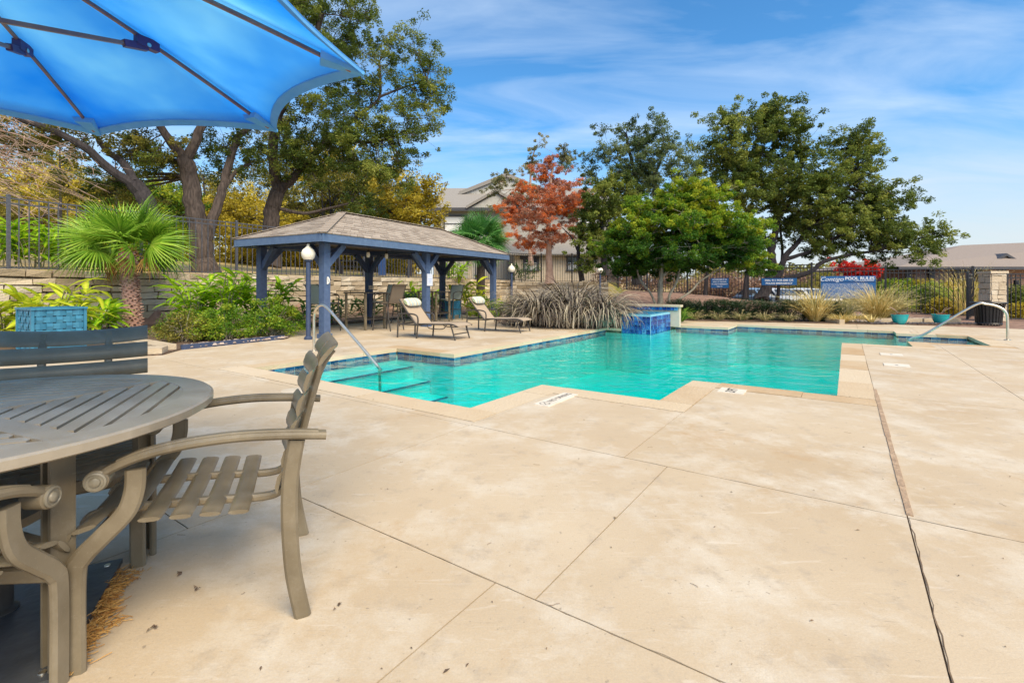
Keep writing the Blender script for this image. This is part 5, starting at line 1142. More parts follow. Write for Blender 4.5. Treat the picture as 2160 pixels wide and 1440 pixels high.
# --- right oak
OD = 24
tree('wide live oak with a long low limb spreading over the right fence',
     [([W(1606, 632, OD), W(1614, 612, OD), W(1626, 588, OD), W(1630, 560, OD), W(1628, 520, OD), W(1640, 460, OD), W(1620, 380, OD)], .30, .12), ([W(1628, 590, OD), W(1645, 575, OD-.2), W(1654, 545, OD-.3), W(1680, 515, OD-.3), W(1720, 470, OD-.2)], .20, .09),
      ([W(1655, 588, OD-.2), W(1690, 580, OD-.5), W(1715, 570, OD-.7), W(1735, 553, OD-.8), W(1780, 540, OD-.8), W(1840, 530, OD-.8)], .15, .06), ([W(1654, 548, OD-.3), W(1680, 540, OD-.4), W(1720, 525, OD-.4), W(1780, 490, OD-.4)], .12, .05), ([W(1632, 540, OD), W(1600, 480, OD+.3), W(1560, 420, OD+.4), W(1545, 340, OD+.4)], .14, .05), ([W(1640, 460, OD), W(1680, 400, OD), W(1690, 320, OD), W(1680, 280, OD)], .14, .04), ([W(1720, 470, OD-.2), W(1780, 410, OD), W(1810, 350, OD)], .09, .04)],
     [E(1575, 300, OD, 85, 78, 84), E(1650, 300, OD, 65, 80, 60), E(1600, 400, OD, 120, 60, 90), E(1700, 400, OD, 80, 60, 56), E(1790, 360, OD, 80, 70, 62), E(1740, 470, OD, 120, 50, 92), E(1840, 440, OD, 75, 55, 50), E(1830, 515, OD-.6, 90, 34, 44), E(1930, 512, OD-.6, 62, 28, 22), E(1985, 505, OD-.6, 30, 16, 7), E(1620, 240, OD, 90, 22, 14), E(1800, 300, OD, 45, 30, 10), E(1500, 360, OD+.3, 30, 60, 14), E(1870, 385, OD, 25, 25, 6)], LM_OAK, M_BARKD, .12, 240, .56, 41, dens=2.6, flat=.7)
for k, (px, d, r, lab) in enumerate(((1486, 25, .12, 'dark slim trunk left of the small blue sign'), (1570, 24.5, .13, 'dark trunk right of the small blue sign'), (1640, 25, .1, 'slanting dark trunk under the DIAL 911 sign'))):
    b = W(px, 620, d); b.z = .5; t = thing('bare_tree', lab, 'tree', b); m = MB(); m.tube(bez([(0, 0, -.1), (.1, 0, 1), (.25, 0, 2.4), (.1, 0, 4)], 4), [lerp(r, r*.5, i/12) for i in range(13)], 8); m.build('trunk', M_BARKD, t)
# crimson tree and shrubs beyond the right fence
tree('small crimson tree over the fence right of the oak limb', [([W(1795, 625, 30), W(1798, 590, 30), W(1800, 570, 30)], .08, .03)], [E(1806, 572, 30, 34, 15, 26)], LM_CRIM, M_BARKD, .13, 160, .4, 43, dens=5)
def shrub(label, loc, sz, n, per, mt, leaf, seed, crad=.22, group=None, cat='shrub', tone_j=.5, aspect=.45, bias=None, cname='foliage'):
    rn = random.Random(seed); t = thing('shrub', label, cat, loc, 0, group); C = []; Rr = []; T = []; m = MB()
    for i in range(n):
        u = Vector((rn.gauss(0, 1), rn.gauss(0, 1), abs(rn.gauss(0, .9)))).normalized()*rn.random()**.35; p = Vector((u.x*sz[0], u.y*sz[1], .12*sz[2]+u.z*sz[2]*.88)); C.append(p); s = crad*rn.uniform(.7, 1.3); Rr.append((s, s, s*.75)); T.append(rn.random() if bias is None else min(1, max(0, bias(u)+rn.uniform(-.3, .3))))
        if i < 26: m.tube(bez([(rn.uniform(-.2, .2)*sz[0], rn.uniform(-.2, .2)*sz[1], 0), p*.55+Vector((0, 0, .1)), p], 3), .009, 4)
    m.build('stem', M_BARKG, t); leaf_cloud(cname, mt, C, Rr, [per]*n, leaf, t, seed=seed, tones=T, tone_j=tone_j, aspect=aspect); return t
for k, (px, py, d, rx, hz_, lm, lab) in enumerate(((1900, 650, 21.5, 1.0, 1.5, LM_HOLLY, 'green shrub behind the fence right of the rules notice'), (1960, 652, 21, .8, 1.25, LM_OAK, 'dark green shrub behind the fence middle panel'), (2010, 650, 20.5, .7, 1.3, LM_NAND, 'light green shrub behind the fence near the corner post'), (1930, 640, 24, 1.8, 2.0, LM_GOLD, 'broad golden shrub behind the green ones beyond the right fence'), (2020, 640, 24, 1.5, 2.1, LM_GOLD, 'tall golden shrub left of the stone pillar'), (1880, 645, 23, 1.3, 1.7, LM_NAND, 'broad yellow-green shrub behind the fence post right of the notice'), (1975, 645, 22.5, 1.5, 1.75, LM_HOLLY, 'broad yellow-green shrub filling the fence panel before the clubhouse'), (2050, 648, 20.5, .9, 1.5, LM_GOLD, 'golden shrub between the corner post and the stone pillar'), (2145, 655, 18.5, .6, 1.2, LM_OAK, 'dark green shrub behind the pool gate'), (2155, 668, 17.4, .35, .45, LM_GOLD, 'small orange-gold plant at the foot of the pool gate'), (1985, 660, 19.5, .35, .55, LM_GOLD, 'little golden plant low behind the fence'), (1690, 600, 34, 2.2, 2.2, LM_OAKB, 'dull olive shrub behind the parked cars'), (1560, 610, 27, .7, .6, LM_GOLD, 'yellow shrub behind the small blue sign'), (1745, 590, 36, 2.0, 2.8, LM_OAKB, 'olive bush beyond the car park left of the crimson tree'))):
    b = W(px, py, d); b.z = height(b.x, b.y); shrub(lab, b, (rx, rx*.8, hz_), 70, 110, lm, .10, 300+k, .3)
m = MB(); rn = random.Random(9)
# ================================================================== PALMS
random.seed(61)
def frond_mesh(seed, Lp, Lf, nl, spread, droop):
    rn = random.Random(seed); m = MB(); m.strip(bez([(0, 0, 0), (Lp*.5, 0, .02), (Lp, 0, 0)], 3), (0, 1, 0), .018, .010)
    for i in range(nl):
        a = lerp(-spread/2, spread/2, i/(nl-1)); l = Lf*(1-.22*abs(a)/(spread/2))*rn.uniform(.92, 1.05); d = Vector((math.cos(a), math.sin(a), .0)); s = Vector((-d.y, d.x, 0)); o = Vector((Lp, 0, 0)); tn = rn.uniform(.3, .9)
        pts = []; cup = .16*math.cos(a*.6)
        for u, wd in ((.0, .012), (.35, .021), (.7, .015), (1.0, .002)):
            z = -droop*l*u*u*(.6+.4*rn.random()); p = o+d*l*u+Vector((0, 0, z+cup*u*(1-u)*l)); pts.append((p, wd))
        vs = []
        for p, wd in pts: vs += [p-s*wd, p+Vector((0, 0, wd*.45)), p+s*wd]
        fs = []
        for k in range(3): fs += [(3*k, 3*k+1, 3*k+4, 3*k+3), (3*k+1, 3*k+2, 3*k+5, 3*k+4)]
        m.add(vs, fs, False, tn)
    return m
LM_PALM = leafmat('palm_leaf', [(.028, .075, .008), (.075, .165, .012), (.15, .26, .022), (.30, .37, .06)], trans=.3, rough=.4, scale=2)
LM_PALMD = leafmat('dark_palm_leaf', [(.012, .05, .012), (.03, .11, .022), (.07, .19, .04), (.16, .26, .09)], trans=.25, rough=.45, scale=2)
def palm(label, loc, h, rt, mt, lm, nfr, Lp, Lf, boots, seed, lean=(0, 0), zmin=-.35):
    rn = random.Random(seed); t = thing('palm_tree', label, 'palm', loc); top = Vector((lean[0], lean[1], h)); m = MB()
    P = bez([(0, 0, 0), top*.5+Vector((lean[0]*.1, 0, 0)), top], 5); m.tube(P, [rt*(1.12-.2*i/10) for i in range(len(P))], 12)
    m.build('trunk', M_PALMT if not boots else M_PALMB, t)
    if boots:
        m = MB(); nb_ = 300
        for k in range(nb_):
            u = k/nb_; q = k*2.399963; c = top*u+Vector((0, 0, .02)); r = rt*(1.10-.15*u); d = Vector((math.cos(q), math.sin(q), 0)); s = Vector((-d.y, d.x, 0)); l = rn.uniform(.07, .13); wd = rn.uniform(.016, .028)
            b = c+d*r*.88; e = b+d*l*.75+Vector((0, 0, l*rn.uniform(.0, .55))); md = lerp(b, e, .5)
            m.add([b-s*wd*1.3, b+s*wd*1.3, b+Vector((0, 0, .03)), md-s*wd, md+s*wd, md+Vector((0, 0, .025)), e-s*wd*.55, e+s*wd*.55, e+Vector((0, 0, .01))], [(0, 1, 4, 3), (1, 2, 5, 4), (2, 0, 3, 5), (3, 4, 7, 6), (4, 5, 8, 7), (5, 3, 6, 8), (6, 7, 8)], False, rn.random())
        m.build('boots', M_PALMB, t, kind='stuff')
        m = MB()
        for k in range(120):
            q = rn.uniform(0, 2*PI); d = Vector((math.cos(q), math.sin(q), 0)); b = top+d*rt*.7+Vector((0, 0, rn.uniform(-.16, .05))); m.tube([b, b+d*rn.uniform(.04, .12)+Vector((0, 0, rn.uniform(.03, .16)))], .006, 4, tone=.2)
        m.build('crown_fibre', mat('orange_fibre', (.26, .10, .02), (.42, .19, .05), rough=.9, scale=20), t)
    var = [frond_mesh(seed*10+k, Lp, Lf, 34, R(230), dr).mesh('frond', lm) for k, dr in enumerate((.14, .32, .60))]
    for k in range(nfr):
        u = k/nfr; q = k*2.399963+rn.uniform(-.2, .2); elv = lerp(1.25, zmin, u**.8)+rn.uniform(-.12, .12)
        o = link('frond', var[0 if u < .4 else (1 if u < .75 else 2)], t, top+Vector((math.cos(q)*rt*.4, math.sin(q)*rt*.4, .02)))
        o.rotation_euler = (rn.uniform(-1.15, 1.15), -elv, q); sc = rn.uniform(.82, 1.08); o.scale = (sc, sc, sc)
    if boots:
        dead = frond_mesh(seed*10+7, Lp*.8, Lf*.8, 22, R(150), 1.1).mesh('frond', M_NEEDLE)
        for k in range(7):
            q = k*2.399963+.5; o = link('frond', dead, t, top+Vector((math.cos(q)*rt*.6, math.sin(q)*rt*.6, -.06)), label='dry brown hanging frond'); o.rotation_euler = (rn.uniform(-.4, .4), rn.uniform(.15, .6), q); s = rn.uniform(.5, .8); o.scale = (s, s, s)
    return t
palm('fan palm with a shaggy pinkish trunk in front of the retaining wall', (-10.02, 12.75, 0), 2.06, .17, None, LM_PALM, 34, .74, .98, True, 5, lean=(-.16, 0), zmin=-.12)
palm('dark-trunked fan palm rising behind the gazebo roof', (-1.30, 19.6, 0), 3.05, .17, None, LM_PALMD, 46, .55, .85, False, 6, lean=(.05, 0), zmin=-.95)
# ================================================================== GINGER AND STRAPPY PLANTS
def ginger_leaf(l, wd, drp):
    m = MB(); vs = []; fs = []; K = 5; T = []
    for i in range(K+1):
        u = i/K; ww = wd*math.sin(PI*min(1, u*.9+.06))**.8*(1 if u < .99 else .05); p = Vector((l*u, 0, .10*l*math.sin(u*2.2)-drp*l*u*u))
        vs += [p+Vector((0, -ww, .25*ww)), p, p+Vector((0, ww, .25*ww))]; T += [.25+.1*random.random(), .8+.2*random.random(), .3+.15*random.random()]
    for i in range(K): fs += [(3*i, 3*i+1, 3*i+4, 3*i+3), (3*i+1, 3*i+2, 3*i+5, 3*i+4)]
    m.add(vs, fs, True); m.tone = T; return m
LM_GING = leafmat('ginger_leaf', [(.03, .11, .008), (.08, .22, .010), (.22, .36, .014), (.52, .50, .04)], rough=.35, scale=7)
LM_GINY = leafmat('yellow_ginger_leaf', [(.05, .15, .008), (.16, .27, .012), (.40, .42, .025), (.62, .55, .07)], rough=.35, scale=7)
LM_CAST = leafmat('dark_strap_leaf', [(.014, .05, .010), (.04, .12, .014), (.10, .21, .025), (.30, .36, .07)], rough=.4, scale=6)
GL1 = [ginger_leaf(.56, .062, d).mesh('leaf', LM_GING) for d in (.15, .35, .55)]
GL2 = [ginger_leaf(.54, .064, d).mesh('leaf', LM_GINY) for d in (.15, .35, .55)]
GL3 = [ginger_leaf(.54, .040, d).mesh('leaf', LM_CAST) for d in (.2, .4, .7)]
def ginger(label, loc, sz, nst, leaves, hgt, var, seed, group, per=8, name='ginger_plant'):
    rn = random.Random(seed); t = thing(name, label, 'plant', loc, 0, group); m = MB()
    for k in range(nst):
        b = Vector((rn.gauss(0, .33)*sz, rn.gauss(0, .33)*sz, 0)); q0 = math.atan2(b.y, b.x)+rn.uniform(-.6, .6); h = hgt*rn.uniform(.65, 1.1); out = Vector((math.cos(q0), math.sin(q0), 0))*h*rn.uniform(.15, .55); P = bez([b, b+out*.3+Vector((0, 0, h*.6)), b+out+Vector((0, 0, h))], 4); m.tube(P, .011, 5)
        for j in range(per):
            u = lerp(.22, 1, j/(per-1)); i = min(len(P)-2, int(u*(len(P)-1))); p = lerp(P[i], P[i+1], u*(len(P)-1)-i); q = q0+(PI/2 if j % 2 else -PI/2)*rn.uniform(.4, 1.0)+rn.uniform(-.3, .3)
            o = link('leaf', rn.choice(var), t, p); o.rotation_euler = (rn.uniform(-.4, .4), -rn.uniform(.0, .75), q); s = rn.uniform(.75, 1.15); o.scale = (s, s, s)
    m.build('stem', M_BARKG, t); return t
gset = [(W(80, 560, 14.2), .7, 13, GL1, 1.15, 'shell ginger clump behind the left fence beside the grey post'), (W(150, 560, 15.2), .6, 12, GL1, 1.1, 'shell ginger clump behind the fence left of the palm crown'), (W(215, 565, 15.8), .5, 9, GL1, .8, 'shell ginger clump behind the fence just behind the palm fronds'), (W(-10, 560, 13.6), .5, 8, GL1, 1.1, 'shell ginger clump behind the fence at the picture edge'), (W(335, 565, 16.8), .5, 8, GL1, .8, 'low shell ginger clump behind the fence right of the palm')]
for k, (c, sz, n, v, h, lab) in enumerate(gset): c.z = height(c.x, c.y)-.03; ginger(lab, c, sz, int(n*1.7), 8, h*1.05, v, 500+k, 'shell gingers behind the left fence')
lset = [((-8.75, 9.2, .03), .42, 11, GL2, .95, 'yellow variegated ginger behind the teal planter'), ((-9.75, 9.3, .03), .42, 9, GL2, .75, 'yellow variegated ginger left of the teal planter'), ((-9.95, 11.5, .03), .35, 8, GL1, .55, 'low green ginger between the teal planter and the palm trunk'), ((-10.75, 12.3, .03), .35, 7, GL1, .55, 'low green ginger at the foot of the palm'), ((-8.3, 12.4, .03), .45, 12, GL1, 1.15, 'green ginger clump right of the palm trunk'), ((-7.6, 12.7, .03), .55, 14, GL1, 1.35, 'tall green ginger clump against the wall right of the palm'), ((-6.9, 13.4, .03), .5, 10, GL1, 1.15, 'green ginger clump left of the gazebo rear post')]
for k, (c, sz, n, v, h, lab) in enumerate(lset): ginger(lab, c, sz, int(n*1.6), 8, h, v, 600+k, 'ginger plants in the left shrub bed')
sset = [((-6.0, 13.4, .03), .4, 9, .5, 'dark strap-leaved plant at the near end behind the gazebo'), ((-5.3, 14.6, .03), .4, 9, .55, 'dark strap-leaved plant behind the near bar table'), ((-4.6, 15.6, .03), .4, 9, .6, 'dark strap-leaved plant behind the sage bar chair'), ((-3.9, 16.9, .03), .4, 10, .8, 'taller strap-leaved plant left of the middle gazebo post'), ((-3.1, 18.3, .03), .4, 9, .65, 'strap-leaved plant behind the far bar table')]
for k, (c, sz, n, h, lab) in enumerate(sset): ginger(lab, c, sz, n, 8, h, GL3, 700+k, 'strap-leaved plants behind the gazebo', name='strap_plant')
uset = [(W(850, 580, 23.5), .8, 12, 1.15, 'fan-leaved shrub behind the fence over the gazebo floor'), (W(905, 583, 25), .8, 12, 1.1, 'fan-leaved shrub behind the fence right of the middle post'), (W(960, 588, 27), .8, 10, 1.0, 'fan-leaved shrub behind the fence near the dark palm'), (W(1105, 590, 33), .9, 12, 1.3, 'dark strap-leaved clump behind the fence above the lamp globe')]
for k, (c, sz, n, h, lab) in enumerate(uset): c.z = height(c.x, c.y)-.03; ginger(lab, c, sz, int(n*1.5), 8, h, GL3 if k == 3 else GL1, 800+k, 'broad-leaved shrubs behind the back fence')
ginger('yellow-green strappy plant at the foot of the dark palm', (-1.55, 19.0, .03), .5, 12, 8, 1.3, GL2, 820, 'broad-leaved shrubs behind the back fence')
# --- green shrubs in front of the gazebo
shrub('bright green bush at the left of the nearest gazebo post', (-5.55, 11.15, .02), (.75, .62, .85), 80, 90, LM_NAND, .055, 901, .15, 'low bushes in the left bed')
shrub('bright green bush with reddish centre beside the pebbles', (-6.1, 10.2, .02), (.62, .6, .78), 70, 90, LM_NAND, .05, 902, .15, 'low bushes in the left bed')
shrub('olive twiggy bush nearest the stone edging', (-6.75, 9.9, .02), (.55, .5, .66), 60, 80, LM_OAKB, .045, 903, .14, 'low bushes in the left bed')
shrub('yellow-green bush under the ginger right of the palm', (-7.4, 11.0, .02), (.7, .6, .6), 60, 90, LM_NAND, .05, 904, .15, 'low bushes in the left bed')
shrub('green bush behind the far lounger', (-.9, 17.3, .02), (.7, .6, .8), 50, 90, LM_NAND, .07, 905, .18, 'low bushes in the left bed')
shrub('green bush right of the far gazebo post', (.0, 17.6, .02), (.6, .5, .75), 44, 90, LM_OAK, .07, 906, .18, 'low bushes in the left bed')
# --- purple flax
LM_FLAX = leafmat('flax_blade', [(.022, .018, .017), (.075, .060, .048), (.18, .152, .115), (.37, .32, .225)], rough=.45, scale=3, trans=.12)
LM_GRASS = leafmat('tan_grass_blade', [(.13, .12, .025), (.30, .23, .07), (.48, .36, .14), (.60, .48, .26)], rough=.7, scale=3, trans=.25)
LM_TUFT = leafmat('grey_green_tuft', [(.04, .06, .02), (.13, .14, .05), (.26, .22, .10), (.38, .31, .18)], rough=.7, scale=3, trans=.2)
def tuft(label, loc, n, L0, L1, wd, arch, mt, seed, spread=.15, name='grass_clump', cat='ornamental grass', group=None, up=1.0, lean=(0, 0), seg=6, heads=0):
    rn = random.Random(seed); t = thing(name, label, cat, loc, 0, group); m = MB()
    for k in range(n):
        q = rn.uniform(0, 2*PI); r = spread*math.sqrt(rn.random()); b = Vector((r*math.cos(q), r*math.sin(q), 0)); q += rn.uniform(-.7, .7); l = rn.uniform(L0, L1); el = up*rn.uniform(.75, 1.5); el = min(el, 1.5); p = b.copy(); vs = []; fs = []; tn = rn.random(); ar = arch*rn.uniform(.6, 1.3)
        for i in range(seg+1):
            u = i/seg; e = el-ar*u*u; d = Vector((math.cos(q)*math.cos(e)+lean[0]*u, math.sin(q)*math.cos(e)+lean[1]*u, math.sin(e))); s = Vector((-math.sin(q), math.cos(q), 0)); ww = wd*(1-u**2.2)*(.55+.9*min(u*3, 1))*.7+.0006
            if i: p = p+d*(l/seg)
            if p.z < .01: p.z = .01+.01*rn.random()
            vs += [p-s*ww, p+Vector((0, 0, ww*.5)), p+s*ww]
        for i in range(seg): fs += [(3*i, 3*i+1, 3*i+4, 3*i+3), (3*i+1, 3*i+2, 3*i+5, 3*i+4)]
        m.add(vs, fs, True, tn)
        if k < heads:
            for j in range(10):
                u = 1-j*.035; a = p-d*(l/seg)*j*.18; m.add([a, a+Vector((rn.uniform(-.02, .02), rn.uniform(-.02, .02), rn.uniform(.0, .03))), a+Vector((rn.uniform(-.02, .02), rn.uniform(-.02, .02), .012))], [(0, 1, 2)], False, .95)
    m.build('blades', mt, t, kind='stuff'); return t
fg = 'purple flax clumps by the spa'
tuft('purple-brown arching flax clump at the left beside the far lounger', (.78, 14.0, .02), 620, 1.0, 2.0, .020, 2.35, LM_FLAX, 1001, .34, 'flax_plant', 'plant', fg)
tuft('purple-brown arching flax clump in the middle of the flax bed', (1.75, 14.1, .02), 680, 1.1, 2.25, .020, 2.35, LM_FLAX, 1002, .36, 'flax_plant', 'plant', fg)
tuft('purple-brown arching flax clump nearest the spa, spilling over the coping', (2.52, 13.6, .02), 620, .9, 1.75, .020, 2.45, LM_FLAX, 1003, .32, 'flax_plant', 'plant', fg)
tuft('purple-brown flax clump at the back of the flax bed', (1.9, 15.1, .02), 520, 1.1, 2.1, .020, 2.2, LM_FLAX, 1004, .34, 'flax_plant', 'plant', fg)
tuft('low purple flax clump at the front of the flax bed', (1.5, 13.55, .02), 260, .5, .95, .018, 2.3, LM_FLAX, 1005, .28, 'flax_plant', 'plant', fg)
# --- hedge: clipped dark shrubs in a row
for k in range(9):
    u = k/8; c = lerp(Vector((5.75, 17.15, .02)), Vector((10.3, 15.6, .02)), u); rn = random.Random(1100+k)
    t = thing('clipped_hedge', ('leftmost clipped dark hedge plant, by the spa', 'second clipped hedge plant from the spa', 'third clipped hedge plant from the spa', 'fourth clipped hedge plant from the spa', 'middle clipped hedge plant of the row behind the pool', 'clipped hedge plant just right of the middle of the row', 'clipped hedge plant two places left of the tan grasses', 'clipped hedge plant left of the tan grasses', 'rightmost clipped hedge plant, half hidden by the tan grasses')[k], 'hedge', c, math.atan2(-1.55, 4.55), 'clipped hedge plants behind the pool')
    g = np.random.default_rng(1100+k); C = []; T = []
    for i in range(80):
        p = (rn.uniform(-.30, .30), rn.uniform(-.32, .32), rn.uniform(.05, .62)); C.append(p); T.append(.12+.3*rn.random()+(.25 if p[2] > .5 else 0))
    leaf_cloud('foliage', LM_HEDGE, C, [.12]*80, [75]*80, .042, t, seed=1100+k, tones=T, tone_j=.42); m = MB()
    for i in range(7): m.tube([(rn.uniform(-.15, .15), rn.uniform(-.1, .1), 0), (rn.uniform(-.3, .3), rn.uniform(-.25, .25), .5)], .012, 5)
    m.build('stem', M_BARKD, t)
# --- ornamental grasses
gg = 'tan ornamental grasses before the fence'
tuft('golden tan grass clump left of the POOL RULES notice', (9.75, 15.5, .02), 420, .7, 1.35, .008, .75, LM_GRASS, 1201, .16, group=gg, up=1.05, lean=(-.10, 0), heads=160)
tuft('olive-tan grass clump under the left half of the POOL RULES notice', (10.75, 15.6, .02), 260, .6, 1.2, .007, .9, LM_TUFT, 1202, .15, group=gg, up=1.0, lean=(-.25, 0), heads=120)
tuft('tall tan grass clump overlapping the right half of the POOL RULES notice', (12.05, 15.9, .02), 480, .8, 1.55, .008, .85, LM_GRASS, 1203, .2, group=gg, up=1.02, lean=(-.12, 0), heads=200)
tuft('green-tan grass clump at the right end beside the turquoise pot', (12.75, 16.3, .02), 360, .7, 1.45, .007, .9, LM_TUFT, 1204, .2, group=gg, up=1.0, heads=160)
tuft('low reddish tan grass at the foot of the golden clump', (10.25, 15.0, .02), 260, .25, .5, .006, 1.3, LM_GRASS, 1205, .18, group=gg, up=.9)
tuft('low tan grass mound beside the stone kerb', (11.0, 15.35, .02), 240, .25, .5, .006, 1.3, LM_GRASS, 1206, .18, group=gg, up=.9)
for k, (x, y, lab) in enumerate(((6.15, 16.2, 'first small grey-green tuft from the spa before the hedge'), (6.85, 16.0, 'second small grey-green tuft from the spa before the hedge'), (7.55, 15.85, 'third small grey-green tuft from the spa before the hedge'), (8.2, 15.6, 'fourth small grey-green tuft from the spa before the hedge'), (8.9, 15.45, 'wide pale tuft before the hedge left of the golden grass'))):
    tuft(lab, (x, y, .02), 150, .2, .46, .006, 1.3, LM_TUFT, 1300+k, .10, group='small tufts before the hedge', up=.95, heads=20)
tuft('dark strappy lily clump at the right end of the spa wall', (5.35, 15.3, .02), 110, .35, .75, .014, 1.2, LM_CAST, 1310, .1, 'lily_clump', 'plant', up=.95)
tuft('small pale yellow agave in the kerbed gravel', (11.0, 14.72, .02), 26, .25, .36, .020, .25, LM_GRASS, 1311, .04, 'agave', 'plant', up=.75)
tuft('bleached feathery grass above the stone pillar', (17.6, 18.6, .0), 150, 1.6, 2.3, .007, .7, LM_GRASS, 1312, .25, up=1.15, heads=150)
# ================================================================== BUILDINGS
def window(b, x, y, z, w_, h_, blind=True, face=-1):
    f = MB()
    for (cx, cz, sx, sz) in ((0, h_/2, w_+.24, .12), (0, -h_/2, w_+.24, .12), (-w_/2, 0, .12, h_-.12), (w_/2, 0, .12, h_-.12)): f.box((x+cx, y, z+cz), (sx, .12, sz))
    f.box((x, y+.012, z), (w_-.12, .06, .06)); o = f.build('window', M_TRIMD, b)
    m = MB(); m.box((x, y+.05, z), (w_-.1, .02, h_-.1)); m.build('pane', M_BLIND if blind else M_GLASS, o)
    if not blind:
        m = MB()
        for i in range(6): m.box((x, y+.03, z-h_*.40+i*h_*.09), (w_-.18, .012, h_*.05))
        m.build('blind', M_BLIND, o)
def solid(name, mt, b, vs, fs): m = MB(); m.add(vs, fs); return m.build(name, mt, b)
BD = 44
ap = thing('apartment_building', 'two-storey cream apartment building with grey gabled roof behind the orange tree', 'building', (0, 0, 0)); gx0, gx1 = W(930, 0, BD).x, W(1290, 0, BD).x; zE = W(0, 440, BD).z; zG = .9
m = MB(); m.box(((gx0+gx1)/2, BD+4, (zE+zG)/2), (gx1-gx0, 8, zE-zG)); m.build('wall', M_STUCCOG, ap)
m = MB(); m.box((gx0-.5, BD+5, (zE-.4+zG)/2), (1.0, 6, zE-zG-.4)); m.build('side_wall', M_STUCCO, ap)
lw = MB(); lw.box(((W(1085, 0, 40).x+W(1275, 0, 40).x)/2, 42.2, 2.15), (W(1275, 0, 40).x-W(1085, 0, 40).x, 4.0, 3.4)); lw.build('porch_wall', M_STUCCO, ap)
m = MB(); a, b_ = W(1065, 0, 40).x, W(1290, 0, 40).x; m.add([(a, 39.6, 3.82), (b_, 39.6, 3.82), (b_, 44.0, 5.2), (a, 44.0, 5.2), (a, 39.6, 3.7), (b_, 39.6, 3.7), (b_, 44, 5.0), (a, 44, 5.0)], [(0, 1, 2, 3), (7, 6, 5, 4), (0, 4, 5, 1), (1, 5, 6, 2), (2, 6, 7, 3), (3, 7, 4, 0)]); m.build('porch_roof', M_ROOFG, ap)
# main roof: eaves slab, long slope, and gable
e0, e1 = gx0-.9, gx1+.6; zr = W(0, 397, BD+5).z
solid('roof', M_ROOFG, ap, [(e0, BD-.6, zE), (e1, BD-.6, zE), (e1, BD+5, zr), (e0+.3, BD+5, zr), (e1, BD+10, zE), (e0, BD+10, zE), (e0, BD-.6, zE-.05), (e1, BD-.6, zE-.05)], [(0, 1, 2, 3), (3, 2, 4, 5), (0, 3, 5), (1, 4, 2), (6, 7, 1, 0), (5, 4, 7, 6)])
m = MB(); m.box(((e0+e1)/2, BD-.62, zE-.16), (e1-e0, .06, .30)); m.build('fascia', M_TRIMD, ap)
pk_, pl_, pr_ = W(1068, 364, BD+3), W(968, 404, BD+3), W(1165, 404, BD+3)
dp = Vector((0, 6, 0)); up = Vector((0, 0, .35))
solid('gable_roof', M_ROOFG, ap, [pl_, pk_, pr_, pl_+dp, pk_+dp, pr_+dp, pl_-up, pk_-up*1.1, pr_-up, pl_+dp-up, pk_+dp-up, pr_+dp-up], [(0, 1, 4, 3), (1, 2, 5, 4), (6, 9, 10, 7), (7, 10, 11, 8), (0, 6, 7, 1), (1, 7, 8, 2), (3, 4, 10, 9), (4, 5, 11, 10)])
gi = Vector((0, .25, 0)); solid('gable_wall', M_STUCCOG, ap, [pl_+gi-up, pr_+gi-up, pk_+gi-up, pl_+gi*12-up, pr_+gi*12-up, pk_+gi*12-up], [(0, 1, 2), (5, 4, 3), (0, 2, 5, 3), (2, 1, 4, 5)])
q0, q1, q2 = W(983, 434, BD-.8), W(1046, 398, BD-.8), W(1108, 434, BD-.8)
solid('dormer_roof', M_ROOFG, ap, [q0, q1, q2, q0+dp, q1+dp, q2+dp, q0-up*.7, q1-up*.8, q2-up*.7, q0+dp-up*.7, q1+dp-up*.8, q2+dp-up*.7], [(0, 1, 4, 3), (1, 2, 5, 4), (6, 9, 10, 7), (7, 10, 11, 8), (0, 6, 7, 1), (1, 7, 8, 2)])
solid('dormer_wall', M_STUCCOG, ap, [q0+gi-up, q2+gi-up, q1+gi-up, q0+gi*10-up, q2+gi*10-up, q1+gi*10-up], [(0, 1, 2), (5, 4, 3), (0, 2, 5, 3), (2, 1, 4, 5)])
window(ap, W(960, 0, BD).x, BD-.05, W(0, 472, BD).z, 1.95, 1.45); window(ap, W(1240, 0, BD).x, BD-.05, W(0, 472, BD).z, 1.9, 1.45)
window(ap, W(1214, 0, 40).x, 40.15, W(0, 556, 40).z, 1.35, 1.15, False); window(ap, W(1120, 0, 40).x, 40.15, W(0, 556, 40).z, 1.2, 1.15, False)
nm = MB(); nm.box((W(1103, 0, 40).x, 40.18, W(0, 543, 40).z), (.5, .05, .3)); nbo = nm.build('number_plate', M_TRIMD, ap)
for k, px in enumerate((952, 992)): m = MB(); m.box((W(px, 0, BD).x, BD-.03, W(0, 560, BD).z), (.35, .1, 4.2)); m.build('column', M_STUCCO, ap)
ch = thing('clubhouse', 'low brown-roofed clubhouse with pinkish walls at the far right', 'building', (0, 0, 0)); CD = 34
zE2 = W(0, 562, CD).z; L0_, L1_ = W(1895, 0, CD).x, W(2420, 0, CD).x; R0 = W(2030, 517, CD+5); R1 = W(2420, 480, CD+5); R1.z = R0.z+.6
m = MB(); m.box(((L0_+2+L1_)/2, CD+5.5, zE2/2-.2), (L1_-L0_-2, 9, zE2+.2)); m.build('wall', mat('pink_brick_wall', (.25, .15, .12), (.34, .22, .18), rough=.9, scale=14, bump=.3, bscale=40), ch)
solid('roof', M_ROOFB, ch, [(L0_, CD, zE2), (L1_, CD, zE2), R1, R0, (L1_, CD+11, zE2), (L0_, CD+11, zE2), (L0_, CD, zE2-.18), (L1_, CD, zE2-.18)], [(0, 1, 2, 3), (3, 2, 4, 5), (0, 3, 5), (1, 4, 2), (6, 7, 1, 0), (5, 4, 7, 6)])
